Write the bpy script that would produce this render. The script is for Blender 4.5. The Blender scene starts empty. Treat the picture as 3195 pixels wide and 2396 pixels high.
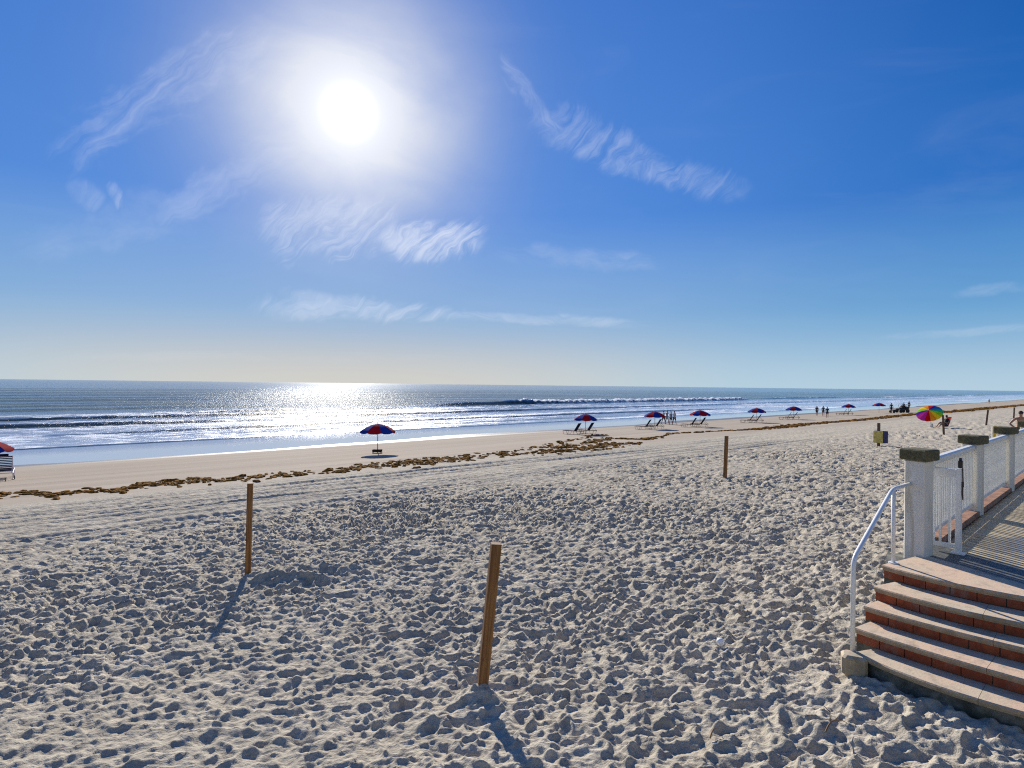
import bpy, math, random
import numpy as np
from mathutils import Vector, Matrix

random.seed(7)
rng = np.random.default_rng(7)
scn = bpy.context.scene
col = scn.collection
R = math.radians

# ------------------------------------------------------------------ camera
F, CX, CY = 1885.0, 1597.5, 1198.0        # focal length and centre in photo pixels
CAM_Z = 4.45
ROLL, PITCH = R(0.664), math.atan(3 / F)
cr = Vector((math.cos(ROLL), 0, math.sin(ROLL)))
cu0 = Vector((-math.sin(ROLL), 0, math.cos(ROLL)))
cf0 = Vector((0, 1, 0))
cf = (cf0 * math.cos(PITCH) + cu0 * math.sin(PITCH)).normalized()
cu = (cu0 * math.cos(PITCH) - cf0 * math.sin(PITCH)).normalized()
cam_d = bpy.data.cameras.new('camera')
cam = bpy.data.objects.new('camera', cam_d)
col.objects.link(cam)
m = Matrix((cr, cu, -cf)).transposed().to_4x4()
m.translation = Vector((0, 0, CAM_Z))
cam.matrix_world = m
cam_d.sensor_width = 36
cam_d.lens = 36 * F / 3195
cam_d.clip_start = 0.05
cam_d.clip_end = 100000
scn.camera = cam
CP = Vector((0, 0, CAM_Z))


def ray(px, py):
    return (cf + cr * ((px - CX) / F) + cu * ((CY - py) / F)).normalized()


# ------------------------------------------------------------------ light
sun_vis = ray(1088, 352)                   # where the sun stands in the sky
SUN_AZ = math.atan2(sun_vis.x, sun_vis.y)
SUN_EL = math.asin(sun_vis.z)
LAMP_EL = SUN_EL + R(2.0)
SKY_STR = 0.095
sun_d = bpy.data.lights.new('sun', 'SUN')
sun_d.energy = 5.0
sun_d.angle = R(0.55)
sun_d.color = (1.0, 0.945, 0.855)
sun = bpy.data.objects.new('sun', sun_d)
col.objects.link(sun)
ldir = Vector((math.sin(SUN_AZ) * math.cos(LAMP_EL), math.cos(SUN_AZ) * math.cos(LAMP_EL), math.sin(LAMP_EL)))
sun.rotation_euler = ldir.to_track_quat('Z', 'Y').to_euler()
sun.location = (0, 0, 30)

scn.view_settings.view_transform = 'Standard'
scn.view_settings.look = 'None'
scn.view_settings.exposure = 0.40
scn.view_settings.gamma = 1.0
scn.view_settings.use_curve_mapping = False
scn.cycles.use_denoising = False
scn.cycles.filter_width = 1.15
scn.cycles.sample_clamp_indirect = 4.0
scn.cycles.sample_clamp_direct = 9.0
scn.cycles.max_bounces = 4
scn.cycles.diffuse_bounces = 3


class NT:
    """small helper to write node trees"""
    def __init__(self, tree):
        self.t = tree

    def n(self, typ, **kw):
        nd = self.t.nodes.new(typ)
        for k, v in kw.items():
            setattr(nd, k, v)
        return nd

    def link(self, a, b):
        self.t.links.new(a, b)

    def put(self, sock, v):
        if v is None:
            return
        if isinstance(v, bpy.types.NodeSocket):
            self.link(v, sock)
        else:
            if isinstance(v, (tuple, list)) and len(v) == 3 and sock.type == 'RGBA':
                v = (*v, 1)
            sock.default_value = v

    def math(self, op, a, b=None, c=None, clamp=False):
        nd = self.n('ShaderNodeMath', operation=op, use_clamp=clamp)
        self.put(nd.inputs[0], a)
        self.put(nd.inputs[1], b)
        self.put(nd.inputs[2], c)
        return nd.outputs[0]

    def vmath(self, op, a, b=None, scale=None):
        nd = self.n('ShaderNodeVectorMath', operation=op)
        self.put(nd.inputs[0], a)
        self.put(nd.inputs[1], b)
        if scale is not None:
            self.put(nd.inputs['Scale'], scale)
        return nd.outputs['Value'] if op in ('DOT_PRODUCT', 'LENGTH', 'DISTANCE') else nd.outputs[0]

    def comb(self, x, y, z=0.0):
        nd = self.n('ShaderNodeCombineXYZ')
        self.put(nd.inputs[0], x)
        self.put(nd.inputs[1], y)
        self.put(nd.inputs[2], z)
        return nd.outputs[0]

    def sep(self, v):
        nd = self.n('ShaderNodeSeparateXYZ')
        self.put(nd.inputs[0], v)
        return nd.outputs

    def noise(self, vec, scale=1.0, detail=4.0, rough=0.5, dist=0.0, lac=2.0):
        nd = self.n('ShaderNodeTexNoise')
        self.put(nd.inputs['Vector'], vec)
        nd.inputs['Scale'].default_value = scale
        nd.inputs['Detail'].default_value = detail
        nd.inputs['Roughness'].default_value = rough
        nd.inputs['Distortion'].default_value = dist
        nd.inputs['Lacunarity'].default_value = lac
        return nd.outputs[0]

    def mix(self, f, a, b, blend='MIX'):
        nd = self.n('ShaderNodeMix', data_type='RGBA', blend_type=blend)
        self.put(nd.inputs[0], f)
        self.put(nd.inputs[6], a)
        self.put(nd.inputs[7], b)
        return nd.outputs[2]

    def ramp(self, v, a, b, lo=0.0, hi=1.0, smooth=True):
        nd = self.n('ShaderNodeMapRange', interpolation_type='SMOOTHSTEP' if smooth else 'LINEAR')
        nd.clamp = True
        self.put(nd.inputs[0], v)
        self.put(nd.inputs[1], a)
        self.put(nd.inputs[2], b)
        self.put(nd.inputs[3], lo)
        self.put(nd.inputs[4], hi)
        return nd.outputs[0]


# ------------------------------------------------------------------ sky
world = bpy.data.worlds.new('World')
scn.world = world
world.use_nodes = True
world.cycles.sampling_method = 'MANUAL'
world.cycles.sample_map_resolution = 512
wt = world.node_tree
wt.nodes.clear()
W = NT(wt)
out = W.n('ShaderNodeOutputWorld')
bg = W.n('ShaderNodeBackground')
W.link(bg.outputs[0], out.inputs[0])
sky = W.n('ShaderNodeTexSky')
sky.sky_type = 'NISHITA'
sky.sun_disc = False
sky.sun_elevation = SUN_EL
sky.sun_rotation = SUN_AZ
sky.altitude = 0
sky.air_density = 1.0
sky.dust_density = 0.6
sky.ozone_density = 3.0
dirn = W.n('ShaderNodeTexCoord').outputs['Generated']
dx, dy, dz = W.sep(dirn)
gam = W.n('ShaderNodeGamma')
W.link(sky.outputs[0], gam.inputs[0])
gam.inputs[1].default_value = 1.0
hs = W.n('ShaderNodeHueSaturation')
W.link(gam.outputs[0], hs.inputs['Color'])
hs.inputs['Saturation'].default_value = 1.28
hs.inputs['Value'].default_value = 1.0
sd = W.vmath('DOT_PRODUCT', dirn, tuple(sun_vis))
nis = W.vmath('SCALE', hs.outputs[0], scale=SKY_STR)
lum = W.vmath('DOT_PRODUCT', nis, (0.25, 0.65, 0.10))
nis = W.vmath('SCALE', nis, scale=W.math('DIVIDE', 1.0, W.math('MULTIPLY_ADD', lum, 1.8, 1.0)))
fs = W.ramp(sd, 0.58, 0.985)
high = W.mix(fs, (0.0, 0.088, 0.42), (0.055, 0.21, 0.70))
midc = W.mix(fs, (0.030, 0.20, 0.66), (0.10, 0.31, 0.84))
lowc = W.mix(fs, (0.17, 0.43, 0.76), (0.31, 0.52, 0.82))
clear = W.mix(W.ramp(dz, 0.10, 0.27, smooth=False), lowc, midc)
clear = W.mix(W.ramp(dz, 0.20, 0.56, smooth=False), clear, high)
clear = W.mix(W.ramp(sd, 0.15, -0.75), clear, (0.30, 0.38, 0.50))   # the sky opposite the sun is paler
skyc = W.vmath('SCALE', W.mix(0.12, clear, nis), scale=0.70)
# aureole round the sun from thin high ice cloud
sdp = W.math('MAXIMUM', sd, 0.0)
veil = W.noise(W.vmath('MULTIPLY', dirn, (3.0, 3.0, 7.0)), 1.6, 5, 0.55, 0.6)
vl = W.math('MULTIPLY_ADD', veil, 0.9, 0.52)
halo = W.math('MULTIPLY', W.math('POWER', sdp, 80.0), vl)
halo = W.math('MINIMUM', W.math('MULTIPLY', halo, 1.18), 0.93)
core = W.math('MULTIPLY', W.math('POWER', sdp, 900.0), 0.16)
disc = W.math('MULTIPLY', W.math('POWER', sdp, 5200.0), 3.0)
glowc = W.vmath('SCALE', (1.0, 0.99, 0.97), scale=W.math('ADD', W.math('ADD', core, disc), W.math('MULTIPLY', W.math('POWER', sdp, 190.0), 0.16)))
base = W.vmath('ADD', W.mix(halo, skyc, (0.54, 0.56, 0.62)), glowc)

# cirrus: streaks that stand at fixed directions of the sky
ysafe = W.math('MAXIMUM', dy, 0.05)
gu = W.math('DIVIDE', dx, ysafe)
gv = W.math('DIVIDE', dz, ysafe)
front = W.ramp(dy, 0.05, 0.25)


def uv(px, py):
    d = ray(px, py)
    return d.x / d.y, d.z / d.y


mask = None
GUV = W.comb(gu, gv, 2.0)
WARP = W.math('SUBTRACT', W.noise(GUV, 9, 4, 0.6), 0.5)
WP = W.math('MULTIPLY', W.math('SUBTRACT', W.noise(W.vmath('ADD', GUV, (3.0, 1.0, 8.0)), 7, 3, 0.6), 0.5), 0.11)
PUFF = W.noise(GUV, 14, 6, 0.6)


def streak(p0, p1, width, strength, fibre_ang, fibre=(60, 9), taper=0.0, seed=0.0, thr=(0.32, 0.76), bend=0.0):
    global mask
    u0, v0 = uv(*p0)
    u1, v1 = uv(*p1)
    L = math.hypot(u1 - u0, v1 - v0)
    c, s = (u1 - u0) / L, (v1 - v0) / L
    wv = width / F
    du = W.math('SUBTRACT', gu, (u0 + u1) / 2)
    dv = W.math('SUBTRACT', gv, (v0 + v1) / 2)
    a = W.math('ADD', W.math('MULTIPLY', du, c), W.math('MULTIPLY', dv, s))
    b = W.math('SUBTRACT', W.math('MULTIPLY', dv, c), W.math('MULTIPLY', du, s))
    an = W.math('MULTIPLY', a, 2 / L)
    if bend:
        b = W.math('ADD', b, W.math('MULTIPLY', W.math('MULTIPLY', an, an), bend / F))
    warp = W.math('MULTIPLY', WARP, wv * 1.8)
    bw = W.math('ADD', b, warp)
    wloc = W.math('MULTIPLY_ADD', an, -taper * wv, wv)
    bn = W.math('DIVIDE', bw, wloc)
    r2 = W.math('ADD', W.math('POWER', W.math('ABSOLUTE', an), 4.0), W.math('MULTIPLY', bn, bn))
    env = W.ramp(r2, 0.0, 1.0, 1.0, 0.0)
    ca, sa = math.cos(fibre_ang), math.sin(fibre_ang)
    fu = W.math('ADD', W.math('MULTIPLY', gu, ca), W.math('MULTIPLY', gv, sa))
    fv = W.math('SUBTRACT', W.math('MULTIPLY', gv, ca), W.math('MULTIPLY', gu, sa))
    fv = W.math('ADD', fv, WP)
    fib = W.noise(W.comb(W.math('MULTIPLY', fu, fibre[1] * 0.8), W.math('MULTIPLY', fv, fibre[0] * 0.6), seed + 3.1), 1.0, 6, 0.64, 1.0)
    v_ = W.math('ADD', W.math('MULTIPLY', fib, 0.85), W.math('ADD', W.math('MULTIPLY', PUFF, 0.40), W.math('MULTIPLY', env, 0.16)))
    mk = W.math('MULTIPLY', W.math('MULTIPLY', W.ramp(v_, 0.58, 1.0), env), strength * 1.25)
    mask = mk if mask is None else W.math('MAXIMUM', mask, mk)


streak((1520, 190), (1790, 450), 46, 0.30, -0.9, (60, 8), seed=1, bend=-40)
streak((1600, 340), (2360, 640), 78, 0.30, 0.75, (70, 10), taper=0.3, seed=2, bend=-25)
streak((780, 725), (1290, 690), 115, 0.50, 0.75, (95, 10), seed=3)
streak((1150, 775), (1540, 745), 92, 0.80, 0.7, (85, 10), seed=4, bend=-50)
streak((1500, 790), (2100, 830), 50, 0.20, 0.1, (25, 5), seed=5)
streak((740, 948), (1540, 985), 52, 0.50, 0.35, (60, 6), seed=6, taper=0.3)
streak((1300, 980), (2050, 1010), 24, 0.4, 0.0, (30, 4), seed=7)
streak((860, 905), (1080, 960), 50, 0.34, 0.5, (30, 6), seed=8)
streak((340, 560), (380, 660), 26, 0.28, 1.2, (50, 9), seed=9)
streak((200, 560), (330, 640), 50, 0.22, 0.9, (24, 7), seed=10)
streak((120, 520), (900, 60), 120, 0.30, 0.62, (34, 4), seed=11)
streak((440, 720), (1000, 420), 100, 0.24, 0.55, (36, 4), seed=12)
streak((0, 800), (700, 620), 110, 0.16, 0.2, (14, 3), seed=13)
streak((2680, 1062), (3300, 1015), 20, 0.26, 0.08, (30, 4), seed=14)
streak((2950, 925), (3400, 870), 26, 0.20, 0.15, (26, 4), seed=15)
streak((0, 1112), (1500, 1118), 22, 0.20, 0.0, (40, 3), seed=16)
thin = W.ramp(W.noise(W.vmath('MULTIPLY', dirn, (2.0, 2.4, 9.0)), 1.3, 6, 0.55, 1.2), 0.5, 0.95, 0.0, 0.09)
thin = W.math('MULTIPLY', thin, W.ramp(dz, 0.02, 0.2))
cmask = W.math('ADD', W.math('MULTIPLY', mask, front), thin)
cloudc = W.vmath('ADD', W.vmath('SCALE', base, scale=0.35), (0.42, 0.44, 0.50))
final = W.mix(cmask, base, cloudc)
# low haze band over the sea
hz = W.ramp(dz, -0.01, 0.125, 0.95, 0.0, smooth=True)
hzc = W.mix(W.ramp(sd, 0.72, 1.0), (0.36, 0.48, 0.56), (0.54, 0.49, 0.415))
final = W.mix(hz, final, hzc)
W.link(final, bg.inputs[0])
bg.inputs[1].default_value = 1.0

# ------------------------------------------------------------------ place coordinates
SA = R(46.0)
US = (math.sin(SA), math.cos(SA))          # along the shore, away and to the right
VS = (-math.cos(SA), math.sin(SA))         # out to sea
PT = np.array([-60, -5, 1.5, 3.0, 4.5, 8, 14, 20, 30, 40, 44, 60, 100, 400])
PH = np.array([2.2, 2.40, 2.50, 2.66, 2.86, 3.05, 3.35, 3.72, 4.15, 4.44, 4.50, 4.9, 5.6, 9])
PZ = CAM_Z - PH
WATER_Z = 0.0


def st(x, y):
    return x * US[0] + y * US[1], x * VS[0] + y * VS[1]


def base_z(x, y):
    s, t = st(x, y)
    return np.interp(t, PT, PZ)


def plane(px, py, h):
    """world point of a photo pixel on the level h metres under the camera"""
    d = ray(px, py)
    k = -h / d.z
    return CP + d * k


def ground(px, py):
    d = ray(px, py)
    h = 3.5
    for _ in range(60):
        p = CP + d * (-h / d.z)
        h = 0.5 * h + 0.5 * (CAM_Z - float(base_z(p.x, p.y)))
    p = CP + d * (-h / d.z)
    return Vector((p.x, p.y, float(base_z(p.x, p.y))))


# ------------------------------------------------------------------ noise in numpy
_perm = rng.permutation(4096).astype(np.int64)
_ga = rng.uniform(0, 2 * np.pi, 4096)
_gx, _gy = np.cos(_ga), np.sin(_ga)


def perlin(x, y, seed=0):
    xi = np.floor(x).astype(np.int64)
    yi = np.floor(y).astype(np.int64)
    xf, yf = x - xi, y - yi
    u = xf * xf * xf * (xf * (xf * 6 - 15) + 10)
    v = yf * yf * yf * (yf * (yf * 6 - 15) + 10)

    def g(ix, iy, fx, fy):
        h = _perm[(_perm[(ix + seed * 131) & 4095] + iy) & 4095]
        return _gx[h] * fx + _gy[h] * fy
    a = g(xi, yi, xf, yf)
    b = g(xi + 1, yi, xf - 1, yf)
    c = g(xi, yi + 1, xf, yf - 1)
    d = g(xi + 1, yi + 1, xf - 1, yf - 1)
    return (a + u * (b - a)) * (1 - v) + (c + u * (d - c)) * v


def fbm(x, y, octaves=4, seed=0, gain=0.5):
    r, a = 0, 1.0
    for o in range(octaves):
        r = r + a * perlin(x * 2 ** o + 17.3 * o, y * 2 ** o - 9.1 * o, seed + o)
        a *= gain
    return r


def smooth(a, b, x):
    k = np.clip((x - a) / (b - a), 0, 1)
    return k * k * (3 - 2 * k)


# ------------------------------------------------------------------ materials
def mat(name):
    mm = bpy.data.materials.new(name)
    mm.use_nodes = True
    mm.node_tree.nodes.clear()
    t = NT(mm.node_tree)
    o = t.n('ShaderNodeOutputMaterial')
    b = t.n('ShaderNodeBsdfPrincipled')
    t.link(b.outputs[0], o.inputs[0])
    return mm, t, b, o


def bump(t, b, h, strength=0.5, dist=0.01):
    nd = t.n('ShaderNodeBump')
    nd.inputs['Strength'].default_value = strength
    nd.inputs['Distance'].default_value = dist
    t.put(nd.inputs['Height'], h)
    t.link(nd.outputs[0], b.inputs['Normal'])
    return nd


def simple(name, c, rough=0.6, var=0.25, scale=8.0, metallic=0.0, bstr=0.2, bdist=0.004, spec=0.5):
    mm, t, b, o = mat(name)
    co = t.n('ShaderNodeTexCoord').outputs['Object']
    nz = t.noise(co, scale, 5, 0.6)
    dark = tuple(x * (1 - var) for x in c)
    lite = tuple(min(1, x * (1 + var)) for x in c)
    t.put(b.inputs['Base Color'], t.mix(t.ramp(nz, 0.3, 0.7), dark, lite))
    b.inputs['Roughness'].default_value = rough
    b.inputs['Metallic'].default_value = metallic
    b.inputs['Specular IOR Level'].default_value = spec
    if bstr:
        bump(t, b, t.noise(co, scale * 6, 4, 0.6), bstr, bdist)
    return mm


def cloth(name, c, trans=0.35):
    mm, t, b, o = mat(name)
    co = t.n('ShaderNodeTexCoord').outputs['Object']
    nz = t.noise(co, 3, 4, 0.6)
    cc = t.mix(t.ramp(nz, 0.3, 0.7), tuple(x * 0.8 for x in c), c)
    t.put(b.inputs['Base Color'], cc)
    b.inputs['Roughness'].default_value = 0.9
    b.inputs['Specular IOR Level'].default_value = 0.08
    tr = t.n('ShaderNodeBsdfTranslucent')
    t.put(tr.inputs[0], cc)
    mx = t.n('ShaderNodeMixShader')
    mx.inputs[0].default_value = trans
    t.link(b.outputs[0], mx.inputs[1])
    t.link(tr.outputs[0], mx.inputs[2])
    t.link(mx.outputs[0], o.inputs[0])
    return mm


# sand
m_sand, t, b, o = mat('sand')
pos = t.n('ShaderNodeNewGeometry').outputs['Position']
wet = t.n('ShaderNodeAttribute', attribute_name='wet').outputs['Fac']
stv = t.n('ShaderNodeAttribute', attribute_name='st').outputs['Vector']
grain = t.noise(pos, 220, 2, 0.6)
patch = t.noise(pos, 0.7, 5, 0.6)
mott = t.noise(pos, 9, 5, 0.65)
dry = t.mix(t.ramp(patch, 0.3, 0.7), (0.465, 0.41, 0.312), (0.56, 0.497, 0.388))
dry = t.mix(t.ramp(mott, 0.35, 0.75), dry, (0.345, 0.30, 0.23))
dry = t.mix(t.ramp(grain, 0.55, 0.8, 0, 0.35), dry, (0.20, 0.17, 0.14))
stn = t.noise(t.vmath('MULTIPLY', stv, (0.05, 0.9, 0)), 1, 5, 0.6)
wetc = t.mix(t.ramp(stn, 0.3, 0.7), (0.37, 0.305, 0.23), (0.45, 0.38, 0.29))
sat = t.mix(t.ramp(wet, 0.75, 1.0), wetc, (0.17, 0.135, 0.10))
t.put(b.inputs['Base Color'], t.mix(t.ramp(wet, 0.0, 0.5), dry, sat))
t.put(b.inputs['Roughness'], t.ramp(wet, 0.80, 1.0, 0.95, 0.38))
t.put(b.inputs['Specular IOR Level'], t.ramp(wet, 0.75, 1.0, 0.06, 0.5))
hgt = t.math('ADD', t.math('MULTIPLY', t.math('ADD', t.noise(pos, 22, 5, 0.65), t.math('MULTIPLY', t.noise(t.vmath('MULTIPLY', pos, (6.5, 9, 9)), 1, 3, 0.6), 1.6)), t.ramp(wet, 0.0, 0.5, 1.0, 0.06)),
             t.math('MULTIPLY', grain, 0.12))
bump(t, b, hgt, 0.9, 0.022)

# water
m_sea, t, b, o = mat('sea_water')
stv = t.n('ShaderNodeAttribute', attribute_name='st').outputs['Vector']
foam = t.n('ShaderNodeAttribute', attribute_name='foam').outputs['Fac']
face = t.n('ShaderNodeAttribute', attribute_name='face').outputs['Fac']
ss, tt, _ = t.sep(stv)
n1 = t.noise(t.vmath('MULTIPLY', stv, (0.35, 1.1, 1)), 1.0, 6, 0.62)
n2 = t.noise(t.vmath('MULTIPLY', stv, (1.3, 3.6, 1)), 1.0, 5, 0.65)
nbig = t.noise(t.vmath('MULTIPLY', stv, (0.01, 0.10, 1)), 1.0, 5, 0.6)
far = t.ramp(tt, 60.0, 1500.0)
deep = t.mix(far, (0.028, 0.12, 0.24), (0.012, 0.085, 0.20))
deep = t.mix(t.ramp(nbig, 0.42, 0.72, 0.0, 0.75), deep, (0.010, 0.055, 0.13))
shallow = t.mix(t.ramp(tt, 55.0, 115.0), (0.42, 0.50, 0.62), deep)
swash = t.mix(t.ramp(tt, 42.0, 52.0), (0.56, 0.56, 0.54), shallow)
green_shade = t.mix(t.ramp(face, 0.0, 0.55), swash, (0.020, 0.030, 0.012))  # wave fronts: green water, with their shade painted into the base colour
fn = t.math('ADD', t.math('MULTIPLY', n1, 0.65), t.math('MULTIPLY', n2, 0.35))
fth = t.math('SUBTRACT', 0.78, t.math('MULTIPLY', foam, 0.55))
fm = t.math('MULTIPLY', t.ramp(t.math('SUBTRACT', fn, fth), -0.05, 0.09), t.ramp(face, 0.1, 0.6, 1.0, 0.05))
t.put(b.inputs['Base Color'], t.mix(fm, green_shade, (0.74, 0.77, 0.80)))
t.put(b.inputs['Roughness'], t.math('MAXIMUM', t.ramp(tt, 44.0, 70.0, 0.07, 0.125), t.math('MULTIPLY', fm, 0.8)))
b.inputs['IOR'].default_value = 1.33
t.put(b.inputs['Specular IOR Level'], t.math('MULTIPLY', t.ramp(tt, 46.0, 52.0, 1.0, 0.45), t.ramp(tt, 60.0, 110.0, 1.0, 0.3)))
rip = t.math('ADD', t.math('MULTIPLY', t.noise(t.vmath('MULTIPLY', stv, (1.0, 2.2, 1)), 1.0, 6, 0.62), 1.0),
             t.math('MULTIPLY', t.noise(t.vmath('MULTIPLY', stv, (5.0, 9.0, 1)), 1.0, 3, 0.6), 0.28))
amp = t.math('MULTIPLY', t.ramp(tt, 43.0, 56.0, 0.02, 0.62), t.ramp(tt, 90.0, 400.0, 1.2, 0.9))
bump(t, b, t.math('ADD', t.math('MULTIPLY', rip, amp), t.math('MULTIPLY', fm, 0.15)), 1.0, 0.26)


def wood_mat(name, c1, c2, ax=2, rough=0.75, knots=True):
    mm, t, b, o = mat(name)
    co = t.n('ShaderNodeTexCoord').outputs['Object']
    sc = [38, 38, 38]
    sc[ax] = 1.3
    g = t.noise(t.vmath('MULTIPLY', co, tuple(sc)), 1.0, 5, 0.6, 0.6)
    g2 = t.noise(t.vmath('MULTIPLY', co, tuple(3.0 if k != ax else 0.8 for k in range(3))), 2.0, 3, 0.5)
    c = t.mix(t.ramp(g, 0.35, 0.68), c1, c2)
    c = t.mix(t.ramp(g2, 0.4, 0.8, 0, 0.4), c, tuple(x * 0.55 for x in c1))
    if knots:
        v = t.n('ShaderNodeTexVoronoi')
        v.inputs['Scale'].default_value = 4.5
        t.put(v.inputs['Vector'], t.vmath('MULTIPLY', co, (2.2, 2.2, 1.0)))
        c = t.mix(t.ramp(v.outputs['Distance'], 0.05, 0.13, 0.85, 0.0), c, (0.05, 0.022, 0.008))
    t.put(b.inputs['Base Color'], c)
    b.inputs['Roughness'].default_value = rough
    bump(t, b, g, 0.5, 0.004)
    return mm


m_post = wood_mat('pine_wood', (0.13, 0.052, 0.012), (0.29, 0.135, 0.036))
m_post_dark = wood_mat('weathered_post_wood', (0.10, 0.052, 0.028), (0.17, 0.095, 0.05))
m_stucco = simple('white_stucco', (0.72, 0.69, 0.62), 0.85, 0.10, 5, bstr=0.5, bdist=0.006)
m_stucco, t, b, o = mat('stained_white_stucco')
pos = t.n('ShaderNodeNewGeometry').outputs['Position']
a1 = t.noise(t.vmath('MULTIPLY', pos, (9, 9, 0.9)), 1.0, 5, 0.6, 0.5)
c = t.mix(t.ramp(a1, 0.50, 0.72, 0, 0.65), (0.74, 0.70, 0.61), (0.42, 0.35, 0.21))
c = t.mix(t.ramp(t.noise(pos, 6, 5, 0.6), 0.45, 0.8, 0, 0.3), c, (0.52, 0.48, 0.41))
t.put(b.inputs['Base Color'], c)
b.inputs['Roughness'].default_value = 0.9
bump(t, b, t.noise(pos, 60, 4, 0.6), 0.4, 0.005)
m_cap = simple('dark_concrete_cap', (0.105, 0.092, 0.042), 0.85, 0.35, 30, bstr=0.7, bdist=0.006)
m_white = simple('white_painted_metal', (0.78, 0.78, 0.76), 0.32, 0.05, 4, bstr=0.05)
m_rail = simple('white_vinyl', (0.76, 0.75, 0.70), 0.5, 0.08, 5, bstr=0.1)
m_black = simple('black_plastic', (0.012, 0.012, 0.014), 0.4, 0.2, 10, bstr=0.1)
m_rubber = simple('black_rubber', (0.02, 0.02, 0.02), 0.8, 0.2, 10)
m_strip = simple('wet_dark_concrete', (0.085, 0.088, 0.08), 0.55, 0.45, 14, bstr=0.6, bdist=0.006)
m_terra = simple('terracotta_curb', (0.30, 0.155, 0.095), 0.85, 0.35, 9, bstr=0.5)
m_dark = simple('dark_enamel', (0.014, 0.016, 0.022), 0.45, 0.2, 6)
m_skin = simple('tan_skin', (0.36, 0.17, 0.105), 0.55, 0.12, 6, bstr=0.1)  # plain tan base colour shared by all figures
m_hair = simple('dark_hair', (0.02, 0.014, 0.01), 0.7, 0.2, 30)
m_yellow = simple('yellow_paint', (0.60, 0.46, 0.10), 0.65, 0.35, 9)
m_yellow2 = simple('bright_yellow_paint', (0.75, 0.45, 0.03), 0.6, 0.2, 9)
m_navy = simple('navy_paint', (0.008, 0.012, 0.10), 0.6, 0.3, 6)
m_cream = simple('cream_paint', (0.70, 0.62, 0.46), 0.7, 0.1, 8)
m_ball = simple('white_ball_rubber', (0.85, 0.85, 0.84), 0.4, 0.03, 8, bstr=0)
m_twig = simple('dry_twig', (0.20, 0.11, 0.045), 0.85, 0.4, 20)
m_strap = simple('navy_vinyl_strap', (0.008, 0.012, 0.045), 0.85, 0.2, 8, bstr=0, spec=0.05)
m_frame_dark = simple('dark_lounger_frame', (0.03, 0.027, 0.035), 0.7, 0.2, 8, bstr=0, spec=0.1)
m_frame_pale = simple('pale_lounger_frame', (0.62, 0.58, 0.66), 0.4, 0.1, 8, bstr=0)
m_pole = simple('dark_umbrella_pole', (0.05, 0.035, 0.03), 0.5, 0.2, 8, bstr=0)
c_blue = cloth('blue_canvas', (0.012, 0.045, 0.36), 0.45)
c_red = cloth('red_canvas', (0.36, 0.010, 0.022), 0.42)
c_orange = cloth('red_orange_canvas', (0.60, 0.07, 0.02), 0.4)

# tread stone
m_stone, t, b, o = mat('tread_stone')
pos = t.n('ShaderNodeNewGeometry').outputs['Position']
a1 = t.noise(pos, 2.4, 6, 0.65, 0.5)
a2 = t.noise(pos, 11, 5, 0.65)
c = t.mix(t.ramp(a1, 0.35, 0.68), (0.66, 0.455, 0.30), (0.58, 0.47, 0.32))
c = t.mix(t.ramp(a2, 0.45, 0.8, 0, 0.7), c, (0.27, 0.235, 0.17))
c = t.mix(t.ramp(t.noise(pos, 4.5, 4, 0.6), 0.6, 0.75, 0, 0.6), c, (0.60, 0.56, 0.47))
c = t.mix(t.ramp(t.noise(pos, 1.7, 5, 0.6, 1.0), 0.54, 0.72, 0, 0.8), c, (0.26, 0.22, 0.145))
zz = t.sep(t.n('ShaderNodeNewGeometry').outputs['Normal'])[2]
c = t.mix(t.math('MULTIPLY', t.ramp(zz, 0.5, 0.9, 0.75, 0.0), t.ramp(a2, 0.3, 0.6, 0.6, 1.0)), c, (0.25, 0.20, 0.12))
t.put(b.inputs['Base Color'], c)
b.inputs['Roughness'].default_value = 0.8
bump(t, b, t.noise(pos, 45, 5, 0.65), 0.5, 0.006)

# brick
m_brick, t, b, o = mat('red_brick')
pos = t.n('ShaderNodeNewGeometry').outputs['Position']
oi = t.n('ShaderNodeObjectInfo')
a1 = t.noise(pos, 14, 5, 0.6)
c = t.mix(t.ramp(a1, 0.3, 0.7), (0.27, 0.050, 0.014), (0.40, 0.095, 0.030))
c = t.mix(t.math('MULTIPLY', oi.outputs['Random'], 0.5), c, (0.24, 0.05, 0.016))
efflor = t.noise(pos, 3.2, 5, 0.65)
c = t.mix(t.ramp(efflor, 0.50, 0.68, 0, 0.75), c, (0.26, 0.19, 0.15))
t.put(b.inputs['Base Color'], c)
b.inputs['Roughness'].default_value = 0.85
bump(t, b, t.noise(pos, 70, 4, 0.6), 0.6, 0.005)

# mossy base concrete
m_moss, t, b, o = mat('stained_base_concrete')
pos = t.n('ShaderNodeNewGeometry').outputs['Position']
a1 = t.noise(pos, 5.0, 6, 0.65, 0.4)
c = t.mix(t.ramp(a1, 0.35, 0.62), (0.045, 0.05, 0.04), (0.17, 0.165, 0.135))
c = t.mix(t.ramp(t.noise(pos, 9, 4, 0.6), 0.5, 0.7, 0, 0.6), c, (0.07, 0.075, 0.03))
t.put(b.inputs['Base Color'], c)
b.inputs['Roughness'].default_value = 0.9
bump(t, b, a1, 0.8, 0.03)

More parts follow.
